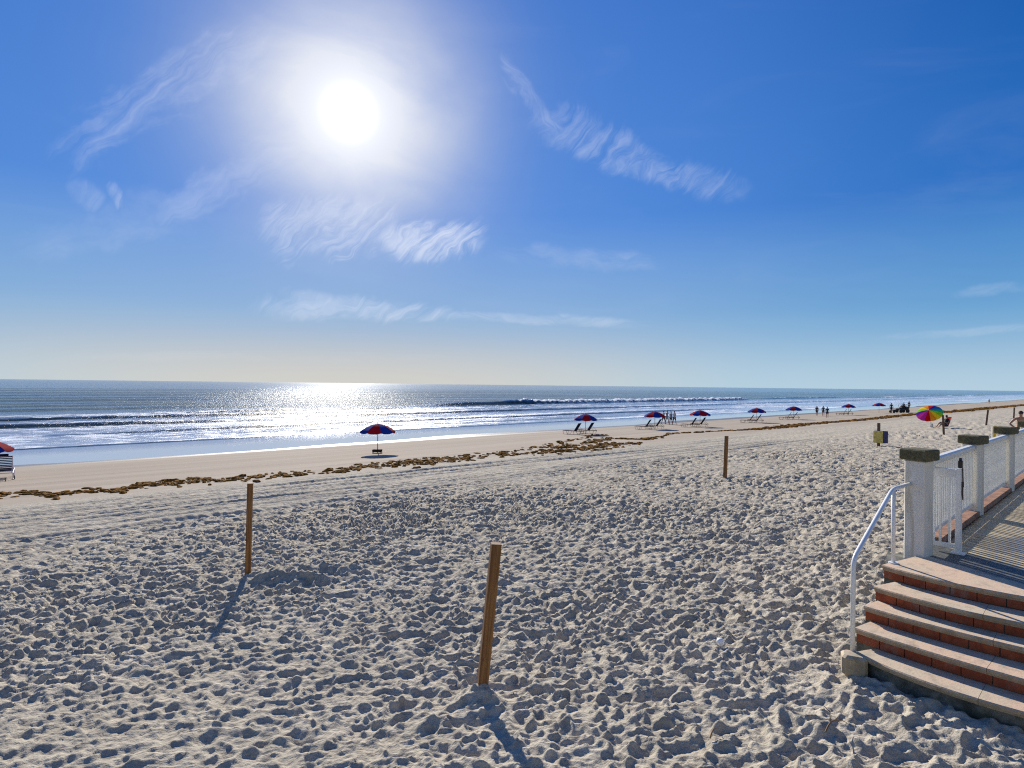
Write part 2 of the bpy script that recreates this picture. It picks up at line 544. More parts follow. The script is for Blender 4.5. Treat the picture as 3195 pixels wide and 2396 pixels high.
# deck boards
m_board, t, b, o = mat('deck_board_wood')
co = t.n('ShaderNodeTexCoord').outputs['Object']
oi = t.n('ShaderNodeObjectInfo')
pos = t.n('ShaderNodeNewGeometry').outputs['Position']
g = t.noise(t.vmath('MULTIPLY', co, (30, 1.0, 30)), 1.0, 5, 0.6, 0.4)
c = t.mix(t.ramp(g, 0.35, 0.7), (0.46, 0.36, 0.20), (0.64, 0.54, 0.37))
c = t.mix(t.math('MULTIPLY', oi.outputs['Random'], 0.45), c, (0.38, 0.28, 0.13))
wetp = t.ramp(t.noise(pos, 0.55, 3, 0.5), 0.60, 0.66)
c = t.mix(t.math('MULTIPLY', wetp, 0.55), c, (0.09, 0.07, 0.045))
t.put(b.inputs['Base Color'], c)
t.put(b.inputs['Roughness'], t.math('MULTIPLY_ADD', wetp, -0.5, 0.72))
bump(t, b, g, 0.3, 0.003)

# seaweed
m_weed, t, b, o = mat('seaweed')
pos = t.n('ShaderNodeNewGeometry').outputs['Position']
a1 = t.noise(pos, 9, 5, 0.7)
c = t.mix(t.ramp(a1, 0.35, 0.65), (0.05, 0.022, 0.006), (0.38, 0.17, 0.022))
t.put(b.inputs['Base Color'], c)
b.inputs['Roughness'].default_value = 0.95
b.inputs['Specular IOR Level'].default_value = 0.05
bump(t, b, a1, 1.0, 0.03)


# ------------------------------------------------------------------ mesh helpers
class MB:
    def __init__(self):
        self.v, self.f, self.mi = [], [], []

    def add(self, vs, fs, mi=0):
        o = len(self.v)
        self.v += [tuple(p) for p in vs]
        self.f += [tuple(i + o for i in q) for q in fs]
        self.mi += [mi] * len(fs)
        return self

    def box(self, c, s, rz=0.0, bev=0.0, M=None, mi=0):
        """box of centre c and size s with chamfered vertical and top edges"""
        hx, hy, hz = s[0] / 2, s[1] / 2, s[2] / 2
        if bev <= 0:
            P = [(x * hx, y * hy, z * hz) for z in (-1, 1) for x, y in ((-1, -1), (1, -1), (1, 1), (-1, 1))]
            Fq = [(3, 2, 1, 0), (4, 5, 6, 7)] + [(i, (i + 1) % 4, (i + 1) % 4 + 4, i + 4) for i in range(4)]
        else:
            b_ = bev
            def ring(ix, iy, z):
                r = []
                for sx, sy in ((-1, -1), (1, -1), (1, 1), (-1, 1)):
                    p = (sx * ix, sy * iy)
                    a1 = (p[0], p[1] - sy * b_)
                    a2 = (p[0] - sx * b_, p[1])
                    if (sx, sy) in ((-1, -1), (1, 1)):
                        r += [a1, a2]
                    else:
                        r += [a2, a1]
                return [(x, y, z) for x, y in r]
            rs = [ring(hx - b_, hy - b_, -hz), ring(hx, hy, -hz + b_), ring(hx, hy, hz - b_), ring(hx - b_, hy - b_, hz)]
            P = [p for r_ in rs for p in r_]
            Fq = [tuple(range(7, -1, -1)), tuple(range(24, 32))]
            for k in range(3):
                for i in range(8):
                    Fq.append((k * 8 + i, k * 8 + (i + 1) % 8, (k + 1) * 8 + (i + 1) % 8, (k + 1) * 8 + i))
        cz, sz = math.cos(rz), math.sin(rz)
        Q = []
        for x, y, z in P:
            p = Vector((c[0] + x * cz - y * sz, c[1] + x * sz + y * cz, c[2] + z))
            if M is not None:
                p = M @ p
            Q.append(tuple(p))
        return self.add(Q, Fq, mi)

    def tube(self, pts, r, n=8, closed=False, mi=0):
        pts = [Vector(p) for p in pts]
        rs = r if isinstance(r, (list, tuple)) else [r] * len(pts)
        N = len(pts)
        V, up = [], None
        for i, p in enumerate(pts):
            if closed:
                d = (pts[(i + 1) % N] - pts[i - 1]).normalized()
            else:
                d = (pts[min(i + 1, N - 1)] - pts[max(i - 1, 0)]).normalized()
            if up is None:
                up = Vector((0, 0, 1)) if abs(d.z) < 0.9 else Vector((1, 0, 0))
            x = (up - d * up.dot(d)).normalized()
            y = d.cross(x)
            up = x
            for k in range(n):
                a = 2 * math.pi * k / n
                V.append(p + x * (math.cos(a) * rs[i]) + y * (math.sin(a) * rs[i]))
        Fq = []
        for i in range(N if closed else N - 1):
            j = (i + 1) % N
            for k in range(n):
                Fq.append((i * n + k, i * n + (k + 1) % n, j * n + (k + 1) % n, j * n + k))
        if not closed:
            Fq += [tuple(range(n - 1, -1, -1)), tuple((N - 1) * n + k for k in range(n))]
        return self.add(V, Fq, mi)

    def prism(self, poly, z0, z1, mi=0):
        n = len(poly)
        V = [(p[0], p[1], z0) for p in poly] + [(p[0], p[1], z1) for p in poly]
        Fq = [tuple(range(n - 1, -1, -1)), tuple(range(n, 2 * n))] + [(i, (i + 1) % n, (i + 1) % n + n, i + n) for i in range(n)]
        return self.add(V, Fq, mi)

    def ball(self, c, r, nu=10, nv=7, sc=(1, 1, 1), jit=0.0):
        V = [(c[0], c[1], c[2] - r * sc[2])]
        for j in range(1, nv):
            a = math.pi * j / nv
            for i in range(nu):
                b_ = 2 * math.pi * i / nu
                k = 1 + random.uniform(-jit, jit)
                V.append((c[0] + r * sc[0] * math.sin(a) * math.cos(b_) * k, c[1] + r * sc[1] * math.sin(a) * math.sin(b_) * k,
                          c[2] - r * sc[2] * math.cos(a) * k))
        V.append((c[0], c[1], c[2] + r * sc[2]))
        Fq = [(0, 1 + (i + 1) % nu, 1 + i) for i in range(nu)]
        for j in range(nv - 2):
            for i in range(nu):
                a = 1 + j * nu
                Fq.append((a + i, a + (i + 1) % nu, a + nu + (i + 1) % nu, a + nu + i))
        a = 1 + (nv - 2) * nu
        L = len(V) - 1
        Fq += [(a + i, a + (i + 1) % nu, L) for i in range(nu)]
        return self.add(V, Fq)

    def mesh(self, name, mats, smooth_=False):
        me = bpy.data.meshes.new(name)
        me.from_pydata(self.v, [], self.f)
        for k in (mats if isinstance(mats, (list, tuple)) else [mats]):
            me.materials.append(k)
        if any(self.mi):
            me.polygons.foreach_set('material_index', self.mi)
        me.update()
        if smooth_:
            me.polygons.foreach_set('use_smooth', [True] * len(me.polygons))
        return me

    def build(self, name, mats, parent=None, smooth_=False, loc=None, origin=None):
        if origin is not None:
            ox = Vector(origin)
            self.v = [tuple(Vector(p) - ox) for p in self.v]
        o_ = bpy.data.objects.new(name, self.mesh(name, mats, smooth_))
        col.objects.link(o_)
        if origin is not None:
            o_.location = origin
        if loc is not None:
            o_.location = loc
        if parent is not None:
            o_.parent = parent
        return o_


def inst(name, me, parent, loc=(0, 0, 0), rz=0.0):
    o_ = bpy.data.objects.new(name, me)
    col.objects.link(o_)
    o_.location = loc
    o_.rotation_euler = (0, 0, rz)
    o_.parent = parent
    return o_


def tag(o_, label, cat, group=None):
    o_['label'] = label
    o_['category'] = cat
    if group:
        o_['group'] = group
    return o_


def thing(name, label, cat, loc=(0, 0, 0), rz=0.0, group=None):
    o_ = bpy.data.objects.new(name, None)
    o_.empty_display_size = 0.2
    col.objects.link(o_)
    o_.location = loc
    o_.rotation_euler = (0, 0, rz)
    return tag(o_, label, cat, group)


def copy_thing(root, loc, rz, label, scale=1.0):
    def cp(o_, parent):
        c_ = o_.copy()
        col.objects.link(c_)
        c_.parent = parent
        for ch in o_.children:
            cp(ch, c_)
        return c_
    r_ = cp(root, None)
    r_.location = loc
    r_.rotation_euler = (0, 0, rz)
    r_.scale = (scale, scale, scale)
    r_['label'] = label
    return r_


def struct(o_):
    o_['kind'] = 'structure'
    return o_


def polar_grid(th, rr, keep):
    """vertex plane coordinates and quads of a fan of ground round the viewpoint"""
    T, Rr = np.meshgrid(th, rr)
    X, Y = Rr * np.sin(T), Rr * np.cos(T)
    nr, nt = X.shape
    I = np.arange(nr * nt).reshape(nr, nt)
    q = np.stack([I[:-1, :-1], I[:-1, 1:], I[1:, 1:], I[1:, :-1]], -1).reshape(-1, 4)[:, ::-1]
    k = keep(X, Y)
    kq = (k[:-1, :-1] | k[:-1, 1:] | k[1:, 1:] | k[1:, :-1]).reshape(-1)
    return X, Y, q[kq]


def np_mesh(name, X, Y, Z, q, attrs, material):
    used = np.zeros(X.size, bool)
    used[q.ravel()] = True
    idx = np.cumsum(used) - 1
    V = np.stack([X.ravel()[used], Y.ravel()[used], Z.ravel()[used]], -1).astype(np.float32)
    q = idx[q].astype(np.int32)
    me = bpy.data.meshes.new(name)
    me.vertices.add(len(V))
    me.vertices.foreach_set('co', V.ravel())
    me.loops.add(q.size)
    me.loops.foreach_set('vertex_index', q.ravel())
    me.polygons.add(len(q))
    me.polygons.foreach_set('loop_start', np.arange(0, q.size, 4, dtype=np.int32))
    me.polygons.foreach_set('use_smooth', np.ones(len(q), bool))
    me.update(calc_edges=True)
    for an, (typ, data) in attrs.items():
        if typ == 'FLOAT':
            at = me.attributes.new(an, 'FLOAT', 'POINT')
            at.data.foreach_set('value', data.ravel()[used].astype(np.float32))
        else:
            at = me.attributes.new(an, 'FLOAT_VECTOR', 'POINT')
            at.data.foreach_set('vector', data.reshape(-1, 3)[used].astype(np.float32).ravel())
    me.materials.append(material)
    o_ = bpy.data.objects.new(name, me)
    col.objects.link(o_)
    return o_


# ------------------------------------------------------------------ beach
near_post = plane(1497, 2225, 2.92)
left_post = plane(776, 1775, 3.08)

th = np.concatenate([np.linspace(-180, -48, 30)[:-1], np.arange(-48, 47.0, 0.115), np.linspace(47, 180, 30)])
th = np.radians(th)
rr = np.concatenate([np.linspace(0.05, 3.2, 12)[:-1], 3.2 * np.exp(np.arange(0, math.log(45 / 3.2), 0.0033)),
                     45 * np.exp(np.arange(0.004, math.log(4000 / 45), 0.014))])


def beach_keep(X, Y):
    return X * VS[0] + Y * VS[1] < 47


X, Y, q = polar_grid(th, rr, beach_keep)
S = X * US[0] + Y * US[1]
T = X * VS[0] + Y * VS[1]
Rad = np.hypot(X, Y)
Z = np.interp(T, PT, PZ)
Tz = T + 0.045 * np.clip(S - 10, -40, 220)
edge = 16.2 + 0.9 * perlin(S * 0.07, T * 0 + 3.3, 5) + 0.5 * perlin(S * 0.3, T * 0.2, 6)
A = (1 - smooth(edge - 0.9, edge + 1.6, Tz)) * (0.86 + 0.9 * np.clip(perlin(X * 0.16, Y * 0.16, 7), -0.55, 0.4))                     # trampled dry sand
Trk = smooth(edge - 2.2, edge - 0.6, Tz) * (1 - smooth(22.3, 24.0, Tz))   # vehicle tracks
WetA = smooth(23.0, 26.0, Tz)
farfade = (1 + 0.45 * smooth(7, 20, Rad)) * (1 - 0.45 * smooth(60, 200, Rad))
B = np.zeros_like(Z)
B += 0.018 * fbm(X * 1.1, Y * 1.1, 3, 11)
wx = X + 0.12 * perlin(X * 1.7, Y * 1.7, 31)
r1 = 1 - np.abs(fbm(wx * 2.6, Y * 5.2, 3, 21)) * 2.2
B += 0.026 * (r1 - 0.6)
r2 = 1 - np.abs(fbm(wx * 6.5, Y * 13, 2, 23)) * 2.2
B += 0.013 * (r2 - 0.6) * (1 - smooth(16, 28, Rad))
r3 = 1 - np.abs(fbm(X * 1.6, Y * 3.0, 4, 27)) * 2.2
B += 0.075 * (r3 - 0.6) * smooth(16, 34, Rad)
# footprints stamped into the grid
th_c = th
nr_, nt_ = X.shape
nprints = 26000
Pn = 0
Bf = np.zeros_like(Z)
for k in range(nprints * 3):
    if Pn >= nprints:
        break
    a = random.uniform(R(-45), R(45))
    r_ = math.sqrt(random.uniform(3.4 ** 2, 34 ** 2)) if k % 2 else random.uniform(3.4, 22)
    x, y = r_ * math.sin(a), r_ * math.cos(a)
    s_, t_ = st(x, y)
    if t_ > 17.5 or t_ < -8:
        continue
    Pn += 1
    hd = random.gauss(R(75), 0.6) if random.random() < 0.6 else random.uniform(0, 2 * math.pi)
    kk_ = random.choice((0.5, 0.62, 0.75, 0.9, 1.0, 1.0, 1.3, 1.65 if Pn % 3 == 0 else 0.8)) * (1 + r_ * 0.008)
    L, Wd = random.uniform(0.085, 0.14) * kk_, random.uniform(0.038, 0.062) * kk_
    dp = random.uniform(0.016, 0.042) * kk_
    ext = L * 2.0
    i0, i1 = np.searchsorted(rr, (r_ - ext, r_ + ext))
    j0, j1 = np.searchsorted(th_c, (a - ext / r_, a + ext / r_))
    i1 = min(i1, nr_)
    j1 = min(j1, nt_)
    if i1 - i0 < 2 or j1 - j0 < 2:
        continue
    sx, sy = X[i0:i1, j0:j1] - x, Y[i0:i1, j0:j1] - y
    ch, sh = math.cos(hd), math.sin(hd)
    al, ac = sx * sh + sy * ch, sx * ch - sy * sh
    qq = (al / L) ** 2 + (ac / Wd) ** 2
    q4 = qq * qq
    rim = np.exp(-((np.sqrt(qq) - 1.25) / 0.33) ** 2) * (0.45 + 0.35 * np.clip(-al / L, -1, 1))
    cur = Bf[i0:i1, j0:j1]
    w = np.exp(-q4 * 0.8)
    Bf[i0:i1, j0:j1] = cur * (1 - 0.75 * w) - dp * w + dp * 0.65 * rim
B += Bf
B *= 1.30 + 0.15 * smooth(5, 11, Rad)
B = np.where(B > 0, 0.052 * np.tanh(B / 0.052), B)
Zd = Z + A * B * farfade * (1 - 0.35 * Trk)
# vehicle tracks run along the shore
tw = Tz + 0.35 * perlin(S * 0.035, T * 0.0 + 1.1, 41)
trk = 0.085 * fbm(S * 0.06, tw * 2.4, 3, 42) + 0.024 * fbm(S * 0.4, tw * 6.0, 2, 45)
for tc in (16.6, 17.9, 18.8, 20.1, 20.9, 22.0):
    d = tw - tc
    tread = 0.5 + 0.5 * np.sign(np.sin(S * 2 * math.pi / 0.26 + np.abs(d) * 9))
    trk += -0.035 * np.exp(-(d / 0.16) ** 4) * (0.55 + 0.45 * tread * (Rad < 60)) + 0.018 * np.exp(-((np.abs(d) - 0.24) / 0.07) ** 2)
Zd += Trk * trk + Trk * 0.030 * fbm(X * 3, Y * 4, 3, 47)
# smooth damp beach with faint tracks
wv = 0.006 * fbm(S * 0.06, T * 0.8, 3, 51)
for tc in (25.9, 27.4, 30.3, 31.9):
    d = Tz + 0.5 * perlin(S * 0.02, T * 0 + tc, 52) - tc
    wv += -0.010 * np.exp(-(d / 0.10) ** 2) + 0.004 * np.exp(-((np.abs(d) - 0.16) / 0.05) ** 2)
wv *= (1 - smooth(33, 37, T))
Zd += WetA * wv * (T < 40)
# the water line wanders
Zd += 0.035 * smooth(36, 40, T) * (perlin(S * 0.035, T * 0 + 7.7, 61) + 0.5 * perlin(S * 0.11, T * 0 + 2.7, 62))
# sand mounds at the posts


def mound(cx, cy, rx, ry, rot, hgt, rough_):
    global Zd
    c_, s_ = math.cos(rot), math.sin(rot)
    u = ((X - cx) * c_ + (Y - cy) * s_) / rx
    v = (-(X - cx) * s_ + (Y - cy) * c_) / ry
    g_ = np.exp(-(u * u + v * v) ** 1.3)
    Zd = Zd + hgt * g_ * (1 + rough_ * (1 - 2.5 * np.abs(fbm(X * 1.6, Y * 1.9, 2, 71))))


mound(near_post.x - 0.02, near_post.y - 0.06, 0.22, 0.15, 0, 0.10, 0.5)
mound(near_post.x - 0.3, near_post.y - 0.35, 0.40, 0.12, 0.2, 0.035, 0.9)
mp = plane(930, 1790, 3.05)
mound(mp.x, mp.y, 1.05, 0.30, 0.12, 0.11, 0.9)
mp2 = plane(1010, 1768, 3.05)
mound(mp2.x + 0.1, mp2.y + 0.15, 0.6, 0.28, -0.25, 0.09, 1.0)
wet = smooth(22.2, 25.8, Tz + 1.2 * perlin(S * 0.05, T * 0.1, 81)) * 0.55 + 0.2 * smooth(26, 37, T) + 0.25 * smooth(37.5, 40, T)
wet = wet + 0.10 * A * smooth(0.0, 0.05, -B)  # hollows in the trampled sand shift slightly towards the darker sand tone
STV = np.stack([S, T, np.zeros_like(S)], -1)
beach = np_mesh('sand', X, Y, Zd, q, {'wet': ('FLOAT', wet), 'st': ('VEC', STV)}, m_sand)
struct(beach)

# ------------------------------------------------------------------ sea
th2 = np.concatenate([np.linspace(-134, -48, 16)[:-1], np.arange(-48, 46.0, 0.16), [46, 47, 48, 60, 90, 120]])
th2 = np.radians(th2)
rr2 = np.concatenate([34 * np.exp(np.arange(0, math.log(150 / 34), 0.0042)),
                      150 * np.exp(np.arange(0.006, math.log(700 / 150), 0.011)),
                      700 * np.exp(np.arange(0.03, math.log(60000 / 700) + 0.2, 0.12))])
X2, Y2, q2 = polar_grid(th2, rr2, lambda X, Y: X * VS[0] + Y * VS[1] > 37.5)
S2 = X2 * US[0] + Y2 * US[1]
T2 = X2 * VS[0] + Y2 * VS[1]
Z2 = np.zeros_like(S2)
foam = np.zeros_like(S2)
face = np.zeros_like(S2)


def breaker(t0, amp, wf, wb, s0, s1, fade, meander, seed, fo=0.9, fobreak=0.6, trail=8.0, rag=0.3):
    """a wave crest running along the shore between s0 and s1, steep towards the beach"""
    global Z2, foam, face
    tc = t0 + meander * perlin(S2 * 0.012, S2 * 0 + seed, seed) * 2 + 0.6 * meander * 0.4 * perlin(S2 * 0.06, S2 * 0 + seed, seed + 3)
    env = smooth(s0 - fade, s0 + fade, S2) * (1 - smooth(s1 - fade, s1 + fade, S2))
    d = T2 - tc
    h = np.where(d < 0, np.exp(-(d / wf) ** 2), np.exp(-(d / wb) ** 2))
    crest = fobreak * (0.6 + 0.8 * perlin(S2 * 0.03, S2 * 0 + seed * 2, seed + 7))
    r_ = rag * fbm(S2 * 0.8, T2 * 0.8, 3, seed + 9) * np.exp(-(d / (wf * 2)) ** 2) * np.clip(crest * 1.5, 0, 1)
    Z2 = Z2 + amp * env * (h + r_)
    ft = np.where(d < 0, np.exp(-(d / (wf * 0.8)) ** 2), np.exp(-d / trail))
    foam = np.maximum(foam, env * fo * np.clip(crest, 0, 1.2) * ft)
    face = np.maximum(face, env * np.where(d < 0, np.exp(-((d + wf * 1.05) / (wf * 0.55)) ** 2), 0) * (1 - 0.6 * np.clip(crest, 0, 1)))


breaker(49.2, 0.09, 0.35, 2.5, -60, 400, 20, 1.0, 3, 1.0, 1.15, 4.0)
breaker(54.0, 0.06, 0.4, 2.0, 20, 90, 15, 1.2, 4, 0.8, 0.7, 3.0)
breaker(60.0, 0.22, 0.5, 3.0, 10, 120, 16, 1.2, 5, 0.9, 0.55, 6.0)
breaker(71.0, 0.42, 0.9, 4.0, -60, 26, 16, 1.6, 6, 0.7, 0.25, 5.0)
breaker(74.5, 0.30, 0.6, 3.5, 30, 420, 20, 1.6, 7, 0.95, 0.65, 8.0)
breaker(84.0, 0.34, 0.7, 4.0, -60, 45, 18, 1.8, 8, 0.95, 0.7, 9.0)
breaker(92.0, 0.30, 0.8, 4.0, 25, 62, 10, 1.5, 9, 0.95, 0.9, 9.0)
breaker(99.0, 0.75, 1.3, 4.5, 74, 100, 8, 1.5, 10, 0.5, 0.12, 4.0)
breaker(99.0, 0.95, 1.1, 4.0, 97, 215, 7, 2.0, 10, 1.0, 1.5, 9.0, 0.7)
breaker(104.0, 0.5, 1.2, 5.0, 240, 330, 14, 2.0, 12, 1.0, 0.95, 9.0, 0.5)
breaker(97.0, 0.45, 1.0, 5.0, 330, 700, 20, 4.0, 13, 1.0, 0.95, 12.0, 0.5)
for k, (t0, am) in enumerate(((112, .18), (124, .26), (139, .22), (158, .30), (182, .26), (211, .3), (250, .3), (300, .3), (360, .3))):
    breaker(t0, am, 3.2 + 0.01 * t0, 5.5 + 0.01 * t0, -400, 900, 30, 5.0, 20 + k, 0.0, 0.0)
surf = smooth(49, 51, T2) * (1 - smooth(92, 104, T2 + 4 * perlin(S2 * 0.02, T2 * 0, 91)))
foam = np.maximum(foam, surf * (0.47 + 0.26 * fbm(S2 * 0.03, T2 * 0.12, 3, 92)))
chop = smooth(50, 60, T2) * (1 - smooth(260, 600, np.hypot(X2, Y2)))
Z2 += chop * 0.05 * fbm(S2 * 0.22, T2 * 0.45, 4, 95)
Z2 += 0.004 * smooth(42, 48, T2)
STV2 = np.stack([S2, T2, np.zeros_like(S2)], -1)
sea = np_mesh('sea', X2, Y2, Z2, q2, {'foam': ('FLOAT', foam), 'face': ('FLOAT', face), 'st': ('VEC', STV2)}, m_sea)
struct(sea)

# ------------------------------------------------------------------ deck, strip, railing
DECK_H = 1.8
DZ = CAM_Z - DECK_H
P0 = Vector((4.47, 6.62))                  # foot of the first pillar
STEP = Vector((2.20, 2.11))                # from pillar to pillar
rdir = STEP.normalized()
rnorm = Vector((-rdir.y, rdir.x))          # towards the sea
bd = Vector((-0.262, 0.965)).normalized()  # boards run this way
bn = Vector((bd.y, -bd.x))

deck_poly = [P0 + rnorm * 0.10 - rdir * 0.05, P0 + STEP * 6 + rnorm * 0.10, P0 + STEP * 6 - rnorm * 9, Vector((9.5, 1.5)), Vector((5.6, 1.5)),
             Vector((4.84, 5.4)), Vector((4.42, 6.62))]
deck = MB().prism(deck_poly, DZ - 1.2, DZ - 0.045).build('deck', m_strip)
struct(deck)
# boards, each cut off at the kerb under the railing
n_first = Vector((5.12, 6.5)).dot(bn)
BW = 0.138
pl = P0 - rnorm * 0.10
for i in range(70):
    nc = n_first + BW * (i + 0.5)
    # intersection with the kerb line  pl + k*rdir
    k = (nc - pl.dot(bn)) / rdir.dot(bn)
    e = pl + rdir * k
    far_end = e.dot(bd) - 0.02
    nearest = max(1.8, far_end - (9.5 if i > 20 else 9))
    L = far_end - nearest
    if k < -0.5:
        continue
    mid = bn * nc + bd * (nearest + L / 2)
    o_ = MB().box((0, 0, 0), (BW - 0.014, L, 0.035), bev=0.006).build('board', m_board)
    o_.location = (mid.x, mid.y, DZ - 0.0185 + random.uniform(-0.0015, 0.0015))
    o_.rotation_euler = (0, 0, math.atan2(-bd.x, bd.y))
    o_.parent = deck
# boards start beyond the dark concrete strip
sp = [plane(2896, 1712, DECK_H), plane(2940, 1747, DECK_H), plane(3195, 1822, DECK_H)]
sdir = (Vector(sp[2][:2]) - Vector(sp[1][:2])).normalized()
q0 = Vector(sp[1][:2]) - sdir * 0.42
q1 = q0 + sdir * 4.6
be0 = bn * (n_first - 0.004)
s_a = be0 + bd * (q0.dot(bd) + 0.30)
s_b = be0 + bd * (q1.dot(bd) - 0.1)
strip = MB().prism([q0, q1, s_b, s_a], DZ - 0.044, DZ - 0.002).build('concrete_strip', m_strip)
struct(strip)

kerb_ys = MB()
L6 = STEP.length * 6
cpos = P0 + STEP * 3 - rnorm * 0.02
struct(MB().box((0, 0, 0.04), (L6 - 0.9, 0.15, 0.08), bev=0.01).build('kerb', m_terra, loc=(cpos.x + 0.22 * rdir.x, cpos.y + 0.22 * rdir.y, DZ - 0.002)))
bpy.data.objects['kerb'].rotation_euler = (0, 0, math.atan2(rdir.y, rdir.x))

PROT = R(30)                               # the pillars stand turned to the rail line
pillar_lab = ['white stucco pillar at top of the steps with dark concrete cap, nearest the camera',
              'second white pillar along the deck railing, under a dark cap',
              'third white pillar along the railing, in front of the shirtless man',
              'white pillar at the right end of the railing', 'white pillar far along the railing', 'last white pillar of the railing']
for k in range(5):
    pc = P0 + STEP * k
    pt = thing('pillar', pillar_lab[k], 'pillar', (pc.x, pc.y, DZ - (0.35 if k == 0 else 0.0)), PROT, 'white pillars with dark caps along the deck')
    hgt = 1.03 + (0.35 if k == 0 else 0.0)
    MB().box((0, 0, hgt / 2), (0.205, 0.205, hgt), bev=0.012).build('shaft', m_stucco, pt)
    MB().box((0, 0, hgt + 0.062), (0.285, 0.285, 0.122), bev=0.013).build('cap', m_cap, pt)
    if k >= 5:
        break
bal_me = MB().box((0, 0, 0), (0.026, 0.046, 0.75)).mesh('baluster', m_rail)
for k in range(4):
    a_ = P0 + STEP * k + rdir * 0.12
    L = STEP.length - 0.24
    ang = math.atan2(rdir.y, rdir.x)
    rp = thing('railing', ['white railing bay between the first and second pillars, behind the latch panel',
                           'white railing bay between the second and third pillars',
                           'white railing bay at the right edge, beyond the third pillar', 'white railing bay beyond the right edge'][k],
               'railing', (a_.x, a_.y, DZ), ang, 'white railing bays along the deck')
    MB().box((L / 2, 0, 0.975), (L, 0.09, 0.085), bev=0.018).build('top_rail', m_rail, rp)
    MB().box((L / 2, 0, 0.16), (L, 0.045, 0.05), bev=0.006).build('bottom_rail', m_rail, rp)
    nb = int(L / 0.10)
    for j in range(nb):
        inst('baluster', bal_me, rp, ((j + 0.5) * L / nb, 0, 0.56))

# latch panel beside the first pillar
g0 = plane(2903, 1701, 1.76)
g1 = plane(2990, 1722, 1.78)
g0 = Vector((g0.x, g0.y))
g1 = Vector((g1.x, g1.y))
gl = (g1 - g0).length
ga = math.atan2((g1 - g0).y, (g1 - g0).x)
gate = thing('gate', 'narrow white metal gate panel with black latch beside the nearest pillar', 'gate', (g0.x, g0.y, DZ), ga)
GH = 0.93
MB().box((0.02, 0, 0.03 + GH / 2), (0.04, 0.04, GH - 0.03), bev=0.004).build('stile', m_white, gate)
MB().box((gl, 0, GH / 2 + 0.004), (0.055, 0.055, GH), bev=0.005).box((gl, 0, 0.008), (0.13, 0.11, 0.014)).build('latch_post', m_white, gate)
MB().box((gl / 2, 0, GH - 0.05), (gl - 0.03, 0.035, 0.10), bev=0.004).build('top_rail', m_white, gate)
MB().box((gl / 2, 0, 0.075), (gl - 0.03, 0.035, 0.05), bev=0.004).build('bottom_rail', m_white, gate)
gm = MB().box((0, 0, 0.49), (0.022, 0.022, 0.78)).mesh('baluster', m_white)
for k in (1, 2):
    inst('baluster', gm, gate, (gl * k / 3 + 0.005, 0, 0))
MB().box((gl + 0.012, 0, GH + 0.055), (0.04, 0.05, 0.085), bev=0.006).box((gl + 0.012, 0, GH + 0.11), (0.026, 0.03, 0.03), bev=0.004) \
    .tube([(gl + 0.035, -0.02, GH + 0.02), (gl + 0.04, -0.022, 0.8), (gl + 0.034, -0.02, 0.68), (gl + 0.04, -0.02, 0.6)], [0.006, 0.006, 0.009, 0.006], 6) \
    .tube([(gl + 0.038, -0.02, 0.80), (gl + 0.038, -0.02, 0.74)], 0.012, 6).build('latch', m_black, gate)

# ------------------------------------------------------------------ steps
RISE = 0.135
lip_px = [
    [(388, 285), (640, 360), (1000, 437), (1300, 495), (1519, 540)],
    [(322, 455), (480, 508), (800, 592), (1100, 660), (1519, 752)],
    [(242, 612), (560, 705), (900, 795), (1200, 870), (1519, 948)],
    [(172, 785), (400, 868), (700, 957), (1000, 1045), (1340, 1145), (1519, 1198)],
    [(185, 975), (300, 1055), (500, 1130), (800, 1230), (1100, 1330), (1519, 1462)]]
ld = Vector((0.5, -0.866)).normalized()
ln = Vector((-0.866, -0.5)).normalized()
curves = []
for k, L_ in enumerate(lip_px):
    w_ = [plane(2600 + x * .3917, 1650 + y * .3917, DECK_H + RISE * k) for x, y in L_]
    av = [Vector(p[:2]).dot(ld) for p in w_]
    bv = [Vector(p[:2]).dot(ln) for p in w_]
    curves.append((av[0], av[-1], np.polyfit(av, bv, 2)))
curv = float(np.mean([c_[2][0] for c_ in curves]))
curv = min(curv, -0.05)
fits = []
for k, L_ in enumerate(lip_px):
    w_ = [plane(2600 + x * .3917, 1650 + y * .3917, DECK_H + RISE * k) for x, y in L_]
    av = np.array([Vector(p[:2]).dot(ld) for p in w_])
    bv = np.array([Vector(p[:2]).dot(ln) for p in w_])
    c3 = np.polyfit(av, bv, 2)
    fits.append((av[0], c3, av[-1]))
print('curv', curv, [(round(f_[0], 2), [round(float(z), 2) for z in f_[1]]) for f_ in fits])
A1 = fits[0][0] + 4.0


def lip(k, a, off=0.0):
    c_ = fits[k][1]
    ar = fits[k][2]
    ac_ = min(a, ar)                       # runs on straight past the last measured point
    sl = 2 * c_[0] * ac_ + c_[1]
    b_ = c_[0] * ac_ * ac_ + c_[1] * ac_ + c_[2] + sl * (a - ac_)
    nn = Vector((-sl, 1)).normalized() * off
    aa, bb = a + nn.x, b_ + nn.y
    return ld * aa + ln * bb


stairs = thing('steps', 'curved flight of stone steps with red brick risers down to the sand', 'steps', (fits[2][0] * ld.x + 3.3, 5.0, CAM_Z - 2.55))


def to_parent(o_, root):
    o_.parent = root
    o_.location = Vector(o_.location) - Vector(root.location)
    return o_


